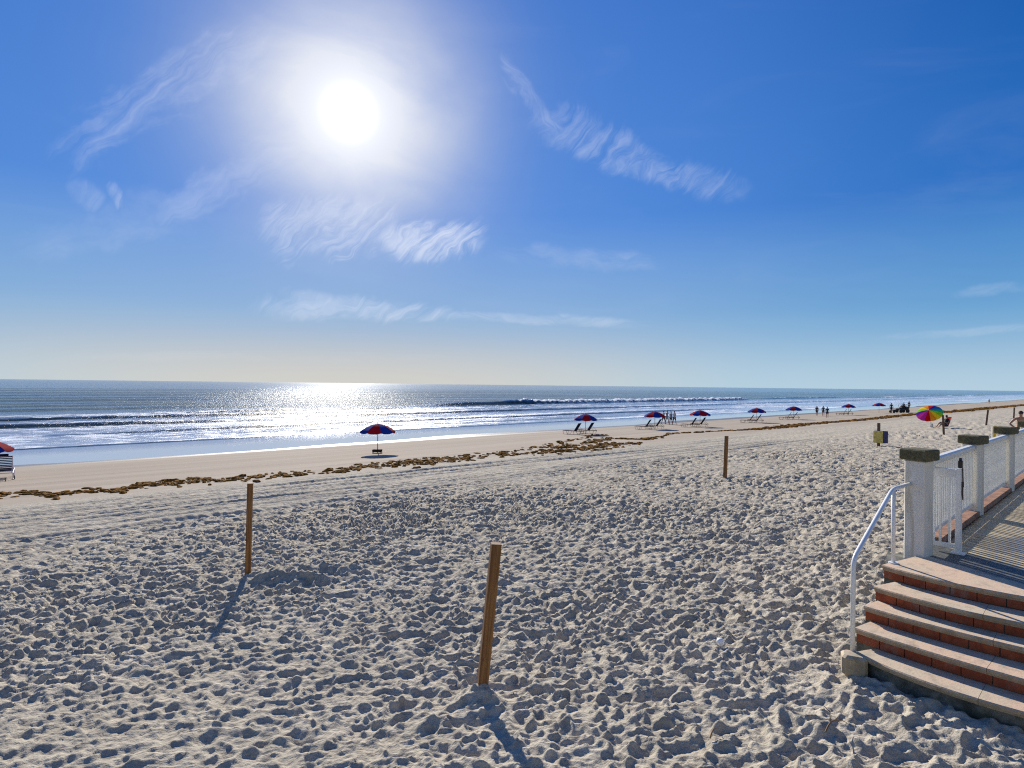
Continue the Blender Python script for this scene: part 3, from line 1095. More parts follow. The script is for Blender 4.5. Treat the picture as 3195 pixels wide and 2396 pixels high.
bed = CAM_Z - 2.85
for k in range(5):
    zt = CAM_Z - DECK_H - RISE * k
    a0 = fits[k][0]
    N = 26
    As = [a0 + (A1 - a0) * i / N for i in range(N + 1)]
    # core under the tread
    front_c = [lip(k, a, -0.040) for a in As]
    back = [lip(k, a, -0.42 if k else -0.30) for a in As][::-1]
    if k == 0:
        back = [s_b + bn * (-0.0) if i == 0 else p for i, p in enumerate(back)]
        back = [q1 - sdir * 0.0, q0 + sdir * 0.02, q0 - sdir * 0.06 + Vector((-0.15, 0.02))]
    cm = MB().prism([p for p in front_c] + back, bed, zt - 0.055)
    to_parent(cm.build('core', m_moss), stairs)
    # stones of the tread
    na = a0
    idx = 0
    seg = 1.0 if k else 1.35
    while na < A1 - 0.05:
        nb_ = min(A1, na + seg * random.uniform(0.85, 1.15))
        aa = [na + 0.0015 + (nb_ - na - 0.003) * i / 8 for i in range(9)]
        if k == 0:
            # slab reaches back to the dark strip
            fr = [lip(0, a, 0.004) for a in aa]
            bk = []
            for a in aa[::-1]:
                p = lip(0, a, 0.0)
                # drop onto the strip line along the inward normal
                d_ = -ln
                nrm = Vector((-sdir.y, sdir.x))
                den = d_.dot(nrm)
                kk = (q0 - p).dot(nrm) / den if abs(den) > 1e-4 else 0.4
                kk = max(0.12, min(kk, 1.6)) - 0.004
                bk.append(p + d_ * kk)
        else:
            fr = [lip(k, a, 0.004) for a in aa]
            bk = [lip(k, a, -0.36) for a in aa[::-1]]
        poly = fr + bk
        nlen = len(aa)
        # rounded nosing: three stacked rings
        mb = MB()
        zs = [(-0.053, -0.020), (-0.036, -0.020), (-0.031, -0.002), (-0.010, 0.0), (0.0, -0.010)]
        V = []
        for dz_, off in zs:
            rg = [lip(k, a, 0.004 + off) for a in aa] + bk
            V += [(p.x, p.y, zt + dz_ + random.uniform(-0.0004, 0.0004)) for p in rg]
        n_ = len(poly)
        Fq = [tuple(range(n_ - 1, -1, -1)), tuple(range(4 * n_, 5 * n_))]
        for r_ in range(4):
            for i in range(n_):
                Fq.append((r_ * n_ + i, r_ * n_ + (i + 1) % n_, (r_ + 1) * n_ + (i + 1) % n_, (r_ + 1) * n_ + i))
        mb.add(V, Fq)
        to_parent(mb.build('tread_stone', m_stone), stairs)
        na = nb_
        idx += 1
    # bricks of the riser
    if k < 4:
        a = a0 + 0.008
        while a < A1 - 0.1:
            L = 0.195
            b2 = a + L
            pts_f = [lip(k, a, -0.026), lip(k, (a + b2) / 2, -0.026), lip(k, b2, -0.026)]
            pts_b = [lip(k, b2, -0.075), lip(k, (a + b2) / 2, -0.075), lip(k, a, -0.075)]
            jz = random.uniform(-0.001, 0.001)
            to_parent(MB().prism(pts_f + pts_b, zt - RISE + 0.006, zt - 0.053 + jz).build('brick', m_brick), stairs)
            a = b2 + 0.008

# handrail
hp0 = plane(2787, 1757, DECK_H)
hp1 = plane(2660, 2028, DECK_H + 4 * RISE)
kz0 = hp0.y
d0 = ray(2785, 1526)
top0 = CP + d0 * (hp0.y / d0.y)
d1 = ray(2846, 1508)
wall_pt = CP + d1 * (6.66 / d1.y)
d2 = ray(2663, 1744)
low0 = CP + d2 * (hp1.y / d2.y)
rail = thing('handrail', 'white bent tube handrail beside the brick steps', 'handrail', (hp1.x, hp1.y, CAM_Z - 2.34))


def bend(a, b_, c_, r_, n=6):
    a, b_, c_ = Vector(a), Vector(b_), Vector(c_)
    p, q_ = b_ + (a - b_).normalized() * r_, b_ + (c_ - b_).normalized() * r_
    return [(p * (1 - t_) ** 2 + b_ * 2 * t_ * (1 - t_) + q_ * t_ ** 2) for t_ in [i / n for i in range(n + 1)]]


foot1 = Vector((hp1.x, hp1.y, CAM_Z - 2.36))
pts = [wall_pt] + bend(wall_pt, top0, low0, 0.10) + bend(top0, low0, foot1, 0.10) + [foot1]
to_parent(MB().tube(pts, 0.0205, 12).build('tube', m_white, smooth_=True), rail)
to_parent(MB().tube([top0 + Vector((0.01, 0, -0.01)), Vector((hp0.x, hp0.y, DZ))], 0.019, 12).build('post', m_white, smooth_=True), rail)
wd_ = (wall_pt - top0).normalized()
to_parent(MB().tube([wall_pt - wd_ * 0.012, wall_pt + wd_ * 0.02], 0.042, 14).build('flange', m_white, smooth_=False), rail)
to_parent(MB().tube([(hp0.x, hp0.y, DZ), (hp0.x, hp0.y, DZ + 0.012)], 0.045, 14).build('flange', m_white), rail)
bl = plane(2654, 2062, 2.42)
blk = MB().box((0, 0, 0), (0.20, 0.17, 0.18), bev=0.022).build('concrete_block', m_stone, loc=(hp1.x - 0.02, hp1.y - 0.06, CAM_Z - 2.345 - 0.09))
blk.rotation_euler = (0, 0, R(-24))
tag(blk, 'small pale concrete footing block at the foot of the white handrail', 'block')

# ------------------------------------------------------------------ wooden marker posts
def wpost(top, base_, w, material, rz, label, grp, cap=None):
    o0 = Vector(base_)
    ax = (Vector(top) - o0)
    mb = MB()
    L = ax.length
    mb.box((0, 0, L / 2 - 0.15), (w, w, L + 0.30), bev=0.004)
    o_ = mb.build('wooden_post', material)
    q_ = ax.to_track_quat('Z', 'Y')
    o_.matrix_world = Matrix.Translation(o0) @ q_.to_matrix().to_4x4() @ Matrix.Rotation(rz, 4, 'Z')
    tag(o_, label, 'post', grp)
    return o_


def post_px(xb, yb, xt, yt, w, material, rz, label, h=None, lean=0.0):
    b_ = plane(xb, yb, h) if h else ground(xb, yb)
    d_ = ray(xt, yt)
    tp = CP + d_ * ((b_.y + lean) / d_.y)
    return wpost(tp, b_, w, material, rz, label, 'wooden marker posts on the beach')


post_px(1497, 2225, 1548, 1695, 0.089, m_post, R(11), 'nearest wooden post, light knotty pine leaning to the right', 2.92)
post_px(774, 1778, 781, 1507, 0.089, m_post, R(20), 'wooden post at left beside a dug sand mound, casting a long shadow', 3.08)
post_px(2262, 1493, 2267, 1360, 0.095, m_post, R(25), 'brown wooden post standing alone in mid beach, left of the trash box')
post_px(2945, 1357, 2942, 1295, 0.10, m_post_dark, R(25), 'dark wooden post in front of the person sitting under the rainbow umbrella')
post_px(3077, 1327, 3083, 1279, 0.11, m_post_dark, R(25), 'dark post farther right of the rainbow umbrella')
post_px(3163, 1309, 3165, 1271, 0.11, m_post_dark, R(25), 'farthest dark post, just left of the shirtless man')

# trash box on its post
tb = ground(2746, 1393)
box = thing('trash_box', 'yellow and navy wooden trash box on a dark post in the sand', 'trash box', tb, R(-67))
kx = tb.y / F
MB().box((0.02, 0.02, 0.18 + 0.345), (0.56, 0.40, 0.66), bev=0.01).build('bin', m_navy, box)
MB().box((0.02, -0.197, 0.18 + 0.345), (0.54, 0.03, 0.64), bev=0.006).build('front_panel', m_yellow, box)
MB().box((-0.03, -0.08, 0.62), (0.12, 0.10, 1.34), bev=0.004).build('post', m_post_dark, box)

# yellow marker board beyond the railing
yb_ = ray(3103, 1328)
yp = CP + yb_ * (24 / yb_.y)
gz = float(base_z(yp.x, yp.y))
ym = thing('marker_board', 'narrow yellow and cream marker board beyond the railing, left of the third cap', 'marker', (yp.x, yp.y, gz), R(-20))
hh = yp.z - gz
MB().box((0.02, 0, hh / 2 - 0.1), (0.10, 0.035, hh + 0.2)).build('board', m_yellow2, ym)
MB().box((-0.055, 0, hh / 2 - 0.11), (0.05, 0.05, hh + 0.18)).build('edge_strip', m_cream, ym)
MB().box((0.02, -0.02, hh - 0.11), (0.098, 0.02, 0.10)).build('band', c_orange, ym)

# white ball
bp = plane(2247, 2032, 2.72)
tag(MB().ball((0, 0, 0), 0.038, 20, 14).build('ball', m_ball, smooth_=True, loc=(bp.x, bp.y, float(base_z(bp.x, bp.y)) + 0.035)),
    'small white ball lying on the trampled sand left of the steps', 'ball')

# twigs
for k, (x, y, L, az, lab) in enumerate(((2575, 2293, 0.22, 0.7, 'forked dry twig on the sand at lower right'), (2215, 2312, 0.16, 0.9, 'thin straight straw on the sand near the bottom edge'),
                                        (2765, 1652, 0.30, 0.2, 'brown dry twig on the sand behind the handrail'))):
    p = ground(x, y)
    mb = MB()
    dvec = Vector((math.cos(az), math.sin(az), 0.25))
    pts = [Vector((0, 0, 0.0)) + dvec * (L * i / 5) + Vector((0, 0, 0.02 * math.sin(i))) for i in range(6)]
    mb.tube(pts, [0.006, 0.006, 0.005, 0.004, 0.003, 0.002], 5)
    if k != 1:
        mb.tube([pts[2], pts[2] + Vector((0.02, 0.05, 0.05)), pts[2] + Vector((-0.01, 0.09, 0.08))], [0.004, 0.003, 0.002], 5)
        mb.tube([pts[3], pts[3] + Vector((0.05, -0.03, 0.02)), pts[3] + Vector((0.09, -0.03, 0.0))], [0.004, 0.003, 0.002], 5)
    tag(mb.build('twig', m_twig, loc=(p.x, p.y, p.z + 0.02)), lab, 'twig')


# ------------------------------------------------------------------ umbrellas
def panel_mesh(i, n, Rr, H, val, name, material, sub=4, rad=7):
    a0, a1 = 2 * math.pi * i / n, 2 * math.pi * (i + 1) / n
    V, Fq = [], []
    for j in range(rad + 1):
        f = max(j / rad, 0.012)
        z = H * (1 - f ** 1.75)
        for k in range(sub + 1):
            w_ = k / sub
            x = (math.cos(a0) * (1 - w_) + math.cos(a1) * w_) * Rr * f
            y = (math.sin(a0) * (1 - w_) + math.sin(a1) * w_) * Rr * f
            bulge = 1 + 0.02 * math.sin(math.pi * w_)
            V.append((x * bulge, y * bulge, z - 0.012 * math.sin(math.pi * w_) * f))
    base_i = rad * (sub + 1)
    for k in range(sub + 1):
        w_ = k / sub
        x, y, z = V[base_i + k]
        V.append((x * 1.015, y * 1.015, z - val * (0.55 + 0.45 * math.sin(math.pi * min(max(w_, 0.0), 1.0)) ** 0.5)))
    for j in range(rad + 1):
        for k in range(sub):
            a = j * (sub + 1) + k
            Fq.append((a, a + sub + 1, a + sub + 2, a + 1))
    return MB().add(V, Fq).mesh(name, material, True)


def umbrella(label, loc, rz, Rr=1.06, H=0.44, val=0.12, top=1.76, cols=(c_blue, c_red), n=8, tilt=None, group='red and blue beach umbrellas in a row',
             pole_r=0.022):
    u = thing('umbrella', label, 'umbrella', loc, rz, group)
    z0 = top - H
    for i in range(n):
        o_ = inst('panel', panel_mesh(i, n, Rr, H, val, 'panel', cols[i % len(cols)]), u, (0, 0, z0))
        if tilt is not None:
            o_.matrix_local = tilt
    mb = MB().tube([(0, 0, -0.3), (0, 0, top + 0.09)], pole_r, 8)
    if tilt is None:
        mb.build('pole', m_pole, u)
        rb = MB()
        for i in range(n):
            a = 2 * math.pi * i / n
            pr = []
            for f in (0.02, 0.3, 0.55, 0.8, 1.0):
                pr.append((math.cos(a) * Rr * f, math.sin(a) * Rr * f, z0 + H * (1 - f ** 1.75) - 0.015))
            rb.tube(pr, 0.006, 4)
        rb.build('rib_frame', m_pole, u)
    return u


u_px = [(1178, 1413), (1827, 1354), (2043, 1339), (2184, 1332), (2361, 1318.5), (2476.5, 1308.5), (2647.5, 1295), (2742.5, 1288)]
u_lab = ['red and blue umbrella standing alone with no loungers, in front of the sun glitter',
         'red and blue umbrella over two loungers, the next to the right of the lone one',
         'red and blue umbrella with four people walking beside it',
         'red and blue umbrella just right of the four walkers',
         'red and blue umbrella, fifth from the left in the receding row',
         'red and blue umbrella just left of the group of three people',
         'red and blue umbrella to the right of the group of three people',
         'red and blue umbrella farthest along the row, left of the beach cart']
u_rot = [22.5, 22.5, 0, 22.5, 30, 26, 10, 20]
u0 = None
u_loc = []
for k, (x, y) in enumerate(u_px):
    p = ground(x, y)
    u_loc.append(p)
    rot = R(u_rot[k] + (0 if k in (2,) else 0) + (45 if k in (2, 4, 5, 6) else 0) + 45)
    if k == 0:
        u0 = umbrella(u_lab[0], p, R(202.5))
    else:
        # a panel faces the viewer; red and blue alternate in front
        copy_thing(u0, p, R((0, 200, 248, 208, 256, 260, 258, 204)[k]), u_lab[k])
lu = plane(-60, 1492, 4.12)
lup = Vector((lu.x, lu.y, float(base_z(lu.x, lu.y))))
copy_thing(u0, lup, R(247.5 + 62), 'red and blue umbrella cut off by the left edge of the picture')

# low tray at the foot of the lone umbrella
p = u_loc[0]
m_table = simple('dark_stained_wood', (0.03, 0.018, 0.015), 0.95, 0.2, 8, spec=0.05)
lt = thing('low_table', 'low dark wooden table round the pole of the lone umbrella', 'table', (p.x, p.y, p.z), R(3))
MB().box((-0.02, 0, 0.19), (0.56, 0.42, 0.03), bev=0.005).build('tabletop', m_table, lt)
MB().box((-0.02, -0.18, 0.12), (0.54, 0.03, 0.11)).box((-0.02, 0.18, 0.12), (0.54, 0.03, 0.11)).build('apron', m_table, lt)
for sx in (-0.26, 0.22):
    for sy in (-0.17, 0.17):
        inst('leg', MB().box((0, 0, 0.06), (0.03, 0.03, 0.16)).mesh('leg', m_table), lt, (sx, sy, 0))

# rainbow umbrella
rp_ = ground(2921, 1335)
cols16 = [(0.62, 0.01, 0.01), (0.85, 0.30, 0.02), (0.90, 0.62, 0.02), (0.25, 0.62, 0.03), (0.02, 0.42, 0.28), (0.02, 0.18, 0.55), (0.015, 0.02, 0.30),
          (0.09, 0.005, 0.30), (0.62, 0.03, 0.32)]
rb_m = [cloth('rainbow_canvas_%s' % nme, c_, 0.45) for nme, c_ in zip(('red', 'orange', 'yellow', 'lime', 'teal', 'blue', 'navy', 'violet', 'pink'), cols16)]
order = [0, 1, 2, 3, 4, 5, 6, 0, 1, 2, 3, 7, 8, 8]
ruse = [rb_m[i] for i in order]
du = ray(2899, 1284)
cen = CP + du * (rp_.y / du.y)
ru = thing('umbrella', 'tilted rainbow striped beach umbrella shading a seated person', 'umbrella', (rp_.x, rp_.y, rp_.z))
axis = Vector((-0.50, -0.45, 0.78)).normalized()
loc_c = cen - Vector(rp_)
M_t = Matrix.Translation(loc_c - axis * 0.16) @ axis.to_track_quat('Z', 'Y').to_matrix().to_4x4()
nP = len(order)
for i in range(nP):
    o_ = inst('panel', panel_mesh(i, nP, 0.96, 0.32, 0.08, 'panel', ruse[i]), ru)
    o_.matrix_local = M_t @ Matrix.Rotation(R(-100), 4, 'Z')
MB().tube([(loc_c + axis * 0.30), (loc_c - axis * 0.75), (loc_c - axis * 0.8 + Vector((0.02, 0.05, -0.4))), Vector((loc_c.x * 0 + 0.10, 0.45, -0.3))], 0.018, 8).build('pole', m_white, ru)


# ------------------------------------------------------------------ loungers
def lounger(label, loc, rz, frame_m, strap_m, detailed=False):
    """foot end at x=0, head end at x=1.75, width along y"""
    lg = thing('lounger', label, 'lounger', loc, rz, 'beach loungers under the umbrellas')
    Wd = 0.60
    r_ = 0.016
    for sy in (-1, 1):
        y = sy * Wd / 2
        fr = MB()
        fr.tube([(0.0, y, 0.33), (1.78, y, 0.33)], r_, 6)
        # two open leg loops
        fr.tube([(0.0, y, 0.33), (0.10, y, 0.02), (0.46, y, 0.02), (0.56, y, 0.33)], r_, 6)
        fr.tube([(1.02, y, 0.33), (1.12, y, 0.02), (1.62, y, 0.02), (1.76, y, 0.33)], r_, 6)
        fr.build('side_frame', frame_m, lg)
    MB().tube([(0, -Wd / 2, 0.33), (0, Wd / 2, 0.33)], r_, 6).tube([(1.78, -Wd / 2, 0.33), (1.78, Wd / 2, 0.33)], r_, 6) \
        .tube([(1.08, -Wd / 2, 0.33), (1.08, Wd / 2, 0.33)], r_, 6).build('crossbar', frame_m, lg)
    # reclined back
    bx, bz, tx, tz = 1.08, 0.34, 1.52, 1.02
    MB().tube([(bx, -Wd / 2 + 0.02, bz), (tx, -Wd / 2 + 0.02, tz), (tx, Wd / 2 - 0.02, tz), (bx, Wd / 2 - 0.02, bz)], r_, 6).build('back_frame', frame_m, lg)
    MB().tube([((bx + tx) / 2 + 0.03, -0.26, 0.72), (1.76, -0.26, 0.34)], 0.010, 6) \
        .tube([((bx + tx) / 2 + 0.03, 0.26, 0.72), (1.76, 0.26, 0.34)], 0.010, 6).build('back_prop', frame_m, lg)
    ns = 9 if detailed else 8
    sm = MB().box((0, 0, 0), (0.048 if detailed else 0.10, Wd - 0.02, 0.012)).mesh('strap', strap_m)
    nseat = 12 if detailed else 8
    for j in range(nseat):
        inst('strap', sm, lg, (0.08 + j * (0.96 / (nseat - 1)), 0, 0.345))
    ang = math.atan2(tz - bz, tx - bx)
    for j in range(ns):
        f = (j + 0.6) / ns
        o_ = inst('strap', sm, lg, (bx + (tx - bx) * f, 0, bz + (tz - bz) * f))
        o_.rotation_euler = (0, -ang, 0)
    if detailed:
        wm = MB()
        for sy in (-1, 1):
            wh = MB()
            nseg = 20
            wh.tube([(0.10 * math.cos(2 * math.pi * i / nseg), 0, 0.10 * math.sin(2 * math.pi * i / nseg)) for i in range(nseg)], 0.018, 6, closed=True)
            wh.tube([(0, -0.02, 0), (0, 0.02, 0)], 0.03, 8)
            for i in range(5):
                a = 2 * math.pi * i / 5
                wh.tube([(0, 0, 0), (0.09 * math.cos(a), 0, 0.09 * math.sin(a))], 0.008, 4)
            wh.build('wheel', m_rubber, lg, loc=(1.62, sy * (Wd / 2 + 0.05), 0.10))
        MB().box((1.56, 0.0, 1.08), (0.05, 0.30, 0.09), bev=0.01).build('headrest', m_strap, lg)
    return lg


lg0 = None
ll = ['second umbrella', 'umbrella beside the four walkers', 'umbrella just right of the four walkers', 'fifth umbrella from the left', 'umbrella left of the group of three',
      'umbrella right of the group of three']
for k in range(1, 7):
    p = u_loc[k]
    for j in (0, 1):
        ox, oy = ((-1.84, 0.35), (-0.56, 1.30))[j]
        q_ = Vector((p.x + ox, p.y + oy, 0))
        q_.z = float(base_z(q_.x, q_.y)) - 0.01
        lab = '%s lounger under the %s' % (('left, nearer', 'right, farther')[j], ll[k - 1])
        if lg0 is None:
            lg0 = lounger(lab, q_, R(-33), m_frame_dark, m_strap)
        else:
            copy_thing(lg0, q_, R(-33 - 3 * j + 2 * (k % 3)), lab)
le = plane(44, 1489, 4.12)
ldirn = R(90 - 172)
lz = float(base_z(le.x, le.y))
lounger('lounger seen from behind its navy strapped back, cut off by the left edge', (le.x - 0.36 - 1.72 * 0.64, le.y + 1.72 * 0.76, float(base_z(le.x - 1.1, le.y + 1.3))), R(-52), m_frame_pale, m_strap, True)


# ------------------------------------------------------------------ people
def skin_mesh(name, joints, edges, material, lvl=1):
    me = bpy.data.meshes.new(name + '_s')
    names = list(joints)
    ix = {n_: i for i, n_ in enumerate(names)}
    me.from_pydata([joints[n_][0] for n_ in names], [(ix[a], ix[b_]) for a, b_ in edges], [])
    ob = bpy.data.objects.new(name + '_s', me)
    col.objects.link(ob)
    md = ob.modifiers.new('skin', 'SKIN')
    md.use_smooth_shade = True
    for n_ in names:
        r_ = joints[n_][1]
        r_ = r_ if isinstance(r_, tuple) else (r_, r_)
        me.skin_vertices[0].data[ix[n_]].radius = r_
        me.skin_vertices[0].data[ix[n_]].use_root = False
    me.skin_vertices[0].data[0].use_root = True
    if lvl:
        sb = ob.modifiers.new('sub', 'SUBSURF')
        sb.levels = lvl
    dg = bpy.context.evaluated_depsgraph_get()
    ev = ob.evaluated_get(dg)
    new = bpy.data.meshes.new_from_object(ev)
    new.name = name
    bpy.data.objects.remove(ob)
    bpy.data.meshes.remove(me)
    new.materials.clear()
    new.materials.append(material)
    return new


def standing(step=0.25, arm=0.2, out=0.0, bow=0.0, raise_l=False):
    """joints of a 1.75 m figure facing +y, mid stride"""
    J = {
        'pelvis': ((0, 0, 0.95), (0.135, 0.10)), 'waist': ((0, 0, 1.10), (0.125, 0.09)), 'chest': ((0, 0.0 + bow * 0.5, 1.32), (0.155, 0.105)),
        'neck0': ((0, 0.01 + bow, 1.46), (0.075, 0.06)), 'neck': ((0, 0.015 + bow, 1.52), 0.05), 'chin': ((0, 0.04 + bow, 1.58), (0.065, 0.07)),
        'face': ((0, 0.03 + bow, 1.65), (0.078, 0.092)), 'crown': ((0, 0.02 + bow, 1.715), (0.055, 0.065))}
    E = [('pelvis', 'waist'), ('waist', 'chest'), ('chest', 'neck0'), ('neck0', 'neck'), ('neck', 'chin'), ('chin', 'face'), ('face', 'crown')]
    for s_, side in ((1, 'r'), (-1, 'l')):
        ph = s_ * step
        J.update({'hip' + side: ((0.09 * s_, 0.0, 0.90), (0.095, 0.095)), 'knee' + side: ((0.10 * s_, 0.45 * ph + 0.03, 0.49), (0.06, 0.06)),
                  'calf' + side: ((0.10 * s_, 0.60 * ph, 0.34), (0.055, 0.055)),
                  'ank' + side: ((0.10 * s_, ph * 0.95 - 0.02, 0.085), (0.036, 0.036)), 'toe' + side: ((0.115 * s_, ph * 0.95 + 0.14, 0.03), (0.035, 0.026))})
        E += [('pelvis', 'hip' + side), ('hip' + side, 'knee' + side), ('knee' + side, 'calf' + side), ('calf' + side, 'ank' + side), ('ank' + side, 'toe' + side)]
        pa = -s_ * arm
        J.update({'sh' + side: ((0.185 * s_, bow * 0.8, 1.42), 0.056), 'elb' + side: ((0.235 * s_ + out * s_, pa * 0.6 + bow * 0.8, 1.13), 0.040),
                  'wri' + side: ((0.225 * s_ + out * s_ * 0.6, pa * 1.3 + 0.06 + bow * 0.8, 0.89), 0.028), 'hand' + side: ((0.22 * s_ + out * s_ * 0.6, pa * 1.5 + 0.07 + bow * 0.8, 0.79), (0.034, 0.020))})
        E += [('neck0', 'sh' + side), ('sh' + side, 'elb' + side), ('elb' + side, 'wri' + side), ('wri' + side, 'hand' + side)]
    return J, E


def grow(J, keys, k, add=0.012):
    o_ = {}
    for n_ in keys:
        p, r_ = J[n_]
        r_ = r_ if isinstance(r_, tuple) else (r_, r_)
        o_[n_] = (p, (r_[0] * k + add, r_[1] * k + add))
    return o_


def person(label, loc, rz, scale, J, E, top, bottom, hair=m_hair, long_=False, group=None, hat=None):
    P = thing('person', label, 'person', loc, rz, group)
    P.scale = (scale,) * 3
    inst('body', skin_mesh('body', J, E, m_skin), P)
    if top is not None:
        K = ['waist', 'pelvis', 'chest', 'neck0', 'shr', 'elbr', 'shl', 'elbl']
        Jt = grow(J, K, 1.06)
        for sd_ in 'rl':
            a, b_ = Vector(J['sh' + sd_][0]), Vector(J['elb' + sd_][0])
            Jt['elb' + sd_] = (tuple(a.lerp(b_, 0.75)), (0.058, 0.058))
        inst('shirt', skin_mesh('shirt', Jt, [('waist', 'pelvis'), ('waist', 'chest'), ('chest', 'neck0'), ('neck0', 'shr'), ('shr', 'elbr'), ('neck0', 'shl'), ('shl', 'elbl')], top), P)
    if bottom is not None:
        K = ['pelvis', 'hipr', 'kneer', 'hipl', 'kneel']
        Jt = grow(J, K, 1.06, 0.014)
        for sd_ in 'rl':
            a, b_ = Vector(J['hip' + sd_][0]), Vector(J['knee' + sd_][0])
            Jt['knee' + sd_] = (tuple(a.lerp(b_, 1.0 if long_ else 0.8)), (0.085, 0.085))
        inst('shorts', skin_mesh('shorts', Jt, [('pelvis', 'hipr'), ('hipr', 'kneer'), ('pelvis', 'hipl'), ('hipl', 'kneel')], bottom), P)
    f = Vector(J['face'][0])
    hb = MB().ball((f.x, f.y - 0.012, f.z + 0.03), 0.098, 12, 8, (0.86, 1.02, 0.92))
    hb.v = [v_ for v_ in hb.v]
    inst('hair' if hat is None else 'cap', hb.mesh('hair', hair if hat is None else hat, True), P)
    return P


def fabric(nme, c_):
    return simple(nme, c_, 0.85, 0.2, 6, bstr=0)


f_grey, f_dark, f_navy, f_pale = fabric('glare_grey_cotton', (0.30, 0.31, 0.33)), fabric('black_cotton', (0.02, 0.02, 0.022)), fabric('navy_cotton', (0.03, 0.035, 0.07)), fabric('pale_cotton', (0.55, 0.56, 0.57))
f_brown = fabric('brown_cotton', (0.12, 0.07, 0.05))

walk = [  # glare over the first four is put into their pale and grey clothes
    (2070, 1323, 1281, R(-60), 0.30, f_pale, f_dark, 'walker with top coloured pale for glare, leftmost of the four beside the umbrella'),
    (2081, 1323.5, 1280, R(-60), 0.26, f_grey, f_grey, 'walker with clothes coloured grey for glare, second from left of the four by the umbrella'),
    (2093, 1325, 1283, R(-50), 0.22, f_grey, f_dark, 'walker in dark shorts, shirt coloured grey for glare, third of the four by the umbrella'),
    (2104, 1325, 1282, R(-50), 0.30, f_pale, f_navy, 'walker with shirt coloured pale for glare, rightmost of the four by the umbrella'),
    (2548.5, 1298, 1266, R(160), 0.20, f_dark, f_dark, 'person in black walking on the sand, leftmost of the group of three'),
    (2568.5, 1298, 1266, R(-30), 0.30, f_navy, f_dark, 'person in navy walking in the middle of the group of three'),
    (2581, 1304, 1269, R(-30), 0.26, f_dark, f_navy, 'person in dark clothes walking nearest, rightmost of the group of three'),
    (2781, 1288.5, 1256.5, R(180), 0.10, f_dark, f_dark, 'stocky person in black standing left of the beach cart'),
    (2836, 1278.5, 1251, R(190), 0.12, f_dark, f_brown, 'person in dark clothes walking beyond the beach cart'),
    (3086, 1260, 1244.5, R(200), 0.10, f_dark, f_dark, 'distant lone person in dark clothes at the water line, far right'),
]
for x, yb, yt, rz, stp, tp, bt, lab in walk:
    p = ground(x, yb)
    d_ = ray(x, yt)
    H_ = (CP + d_ * (p.y / d_.y)).z - p.z
    J, E = standing(stp, stp * 0.8, 0.02)
    person(lab, p, rz, max(1.5, min(H_, 1.95)) / 1.775, J, E, tp, bt)

# shirtless man beyond the railing: elbows out, leaning a little forward
dm = ray(3184, 1281)
mp_ = CP + dm * (27.0 / dm.y)
gm_ = float(base_z(mp_.x, mp_.y))
J, E = standing(0.05, 0.0, 0.10, 0.05)
for s_, sd_ in ((1, 'r'), (-1, 'l')):
    J['elb' + sd_] = ((0.37 * s_, 0.05, 1.20), 0.043)
    J['wri' + sd_] = ((0.20 * s_, 0.22, 1.03), 0.030)
    J['hand' + sd_] = ((0.12 * s_, 0.27, 1.02), (0.038, 0.026))
man = person('shirtless tanned man in dark cap and sunglasses beyond the railing at right edge', (mp_.x, mp_.y, gm_), R(150), (mp_.z - gm_) / 1.77, J, E, None, f_navy, hat=f_dark)
MB().box((0, 0.125, 1.665), (0.15, 0.03, 0.045), bev=0.008).build('sunglasses', m_black, man)
MB().box((0, 0.17, 1.70), (0.15, 0.13, 0.014), bev=0.003).build('cap_brim', f_dark, man)

# person in a low beach chair under the rainbow umbrella
cp_ = ground(2948, 1336)
chair = thing('beach_chair', 'low beach chair with red orange back under the rainbow umbrella', 'chair', (cp_.x, cp_.y, cp_.z), R(12))
MB().tube([(-0.30, -0.26, 0.02), (0.28, -0.26, 0.02), (-0.10, -0.26, 0.42), (0.12, -0.26, 0.44)], 0.012, 6) \
    .tube([(-0.30, 0.26, 0.02), (0.28, 0.26, 0.02), (-0.10, 0.26, 0.42), (0.12, 0.26, 0.44)], 0.012, 6) \
    .tube([(0.05, -0.26, 0.15), (0.40, -0.26, 0.95), (0.40, 0.26, 0.95), (0.05, 0.26, 0.15)], 0.012, 6).build('frame', m_white, chair)
MB().add([(0.06, -0.25, 0.17), (0.41, -0.25, 0.94), (0.41, 0.25, 0.94), (0.06, 0.25, 0.17), (0.085, -0.25, 0.16), (0.435, -0.25, 0.93), (0.435, 0.25, 0.93), (0.085, 0.25, 0.16)],
         [(0, 1, 2, 3), (7, 6, 5, 4), (0, 4, 5, 1), (1, 5, 6, 2), (2, 6, 7, 3), (3, 7, 4, 0)]).build('backrest', c_orange, chair)
MB().box((-0.12, 0, 0.17), (0.42, 0.5, 0.025), bev=0.005).build('seat', c_orange, chair)
MB().box((-0.02, -0.27, 0.45), (0.36, 0.05, 0.02), bev=0.004).box((-0.02, 0.27, 0.45), (0.36, 0.05, 0.02), bev=0.004).build('armrest', m_frame_dark, chair)
J = {'pelvis': ((0.0, 0, 0.30), (0.13, 0.12)), 'waist': ((0.07, 0, 0.44), (0.12, 0.10)), 'chest': ((0.16, 0, 0.66), (0.14, 0.11)), 'neck0': ((0.19, 0, 0.80), (0.07, 0.06)),
     'neck': ((0.19, 0, 0.86), 0.05), 'chin': ((0.16, 0, 0.92), 0.065), 'face': ((0.16, 0, 0.99), (0.085, 0.08)), 'crown': ((0.17, 0, 1.05), 0.06)}
E = [('pelvis', 'waist'), ('waist', 'chest'), ('chest', 'neck0'), ('neck0', 'neck'), ('neck', 'chin'), ('chin', 'face'), ('face', 'crown')]
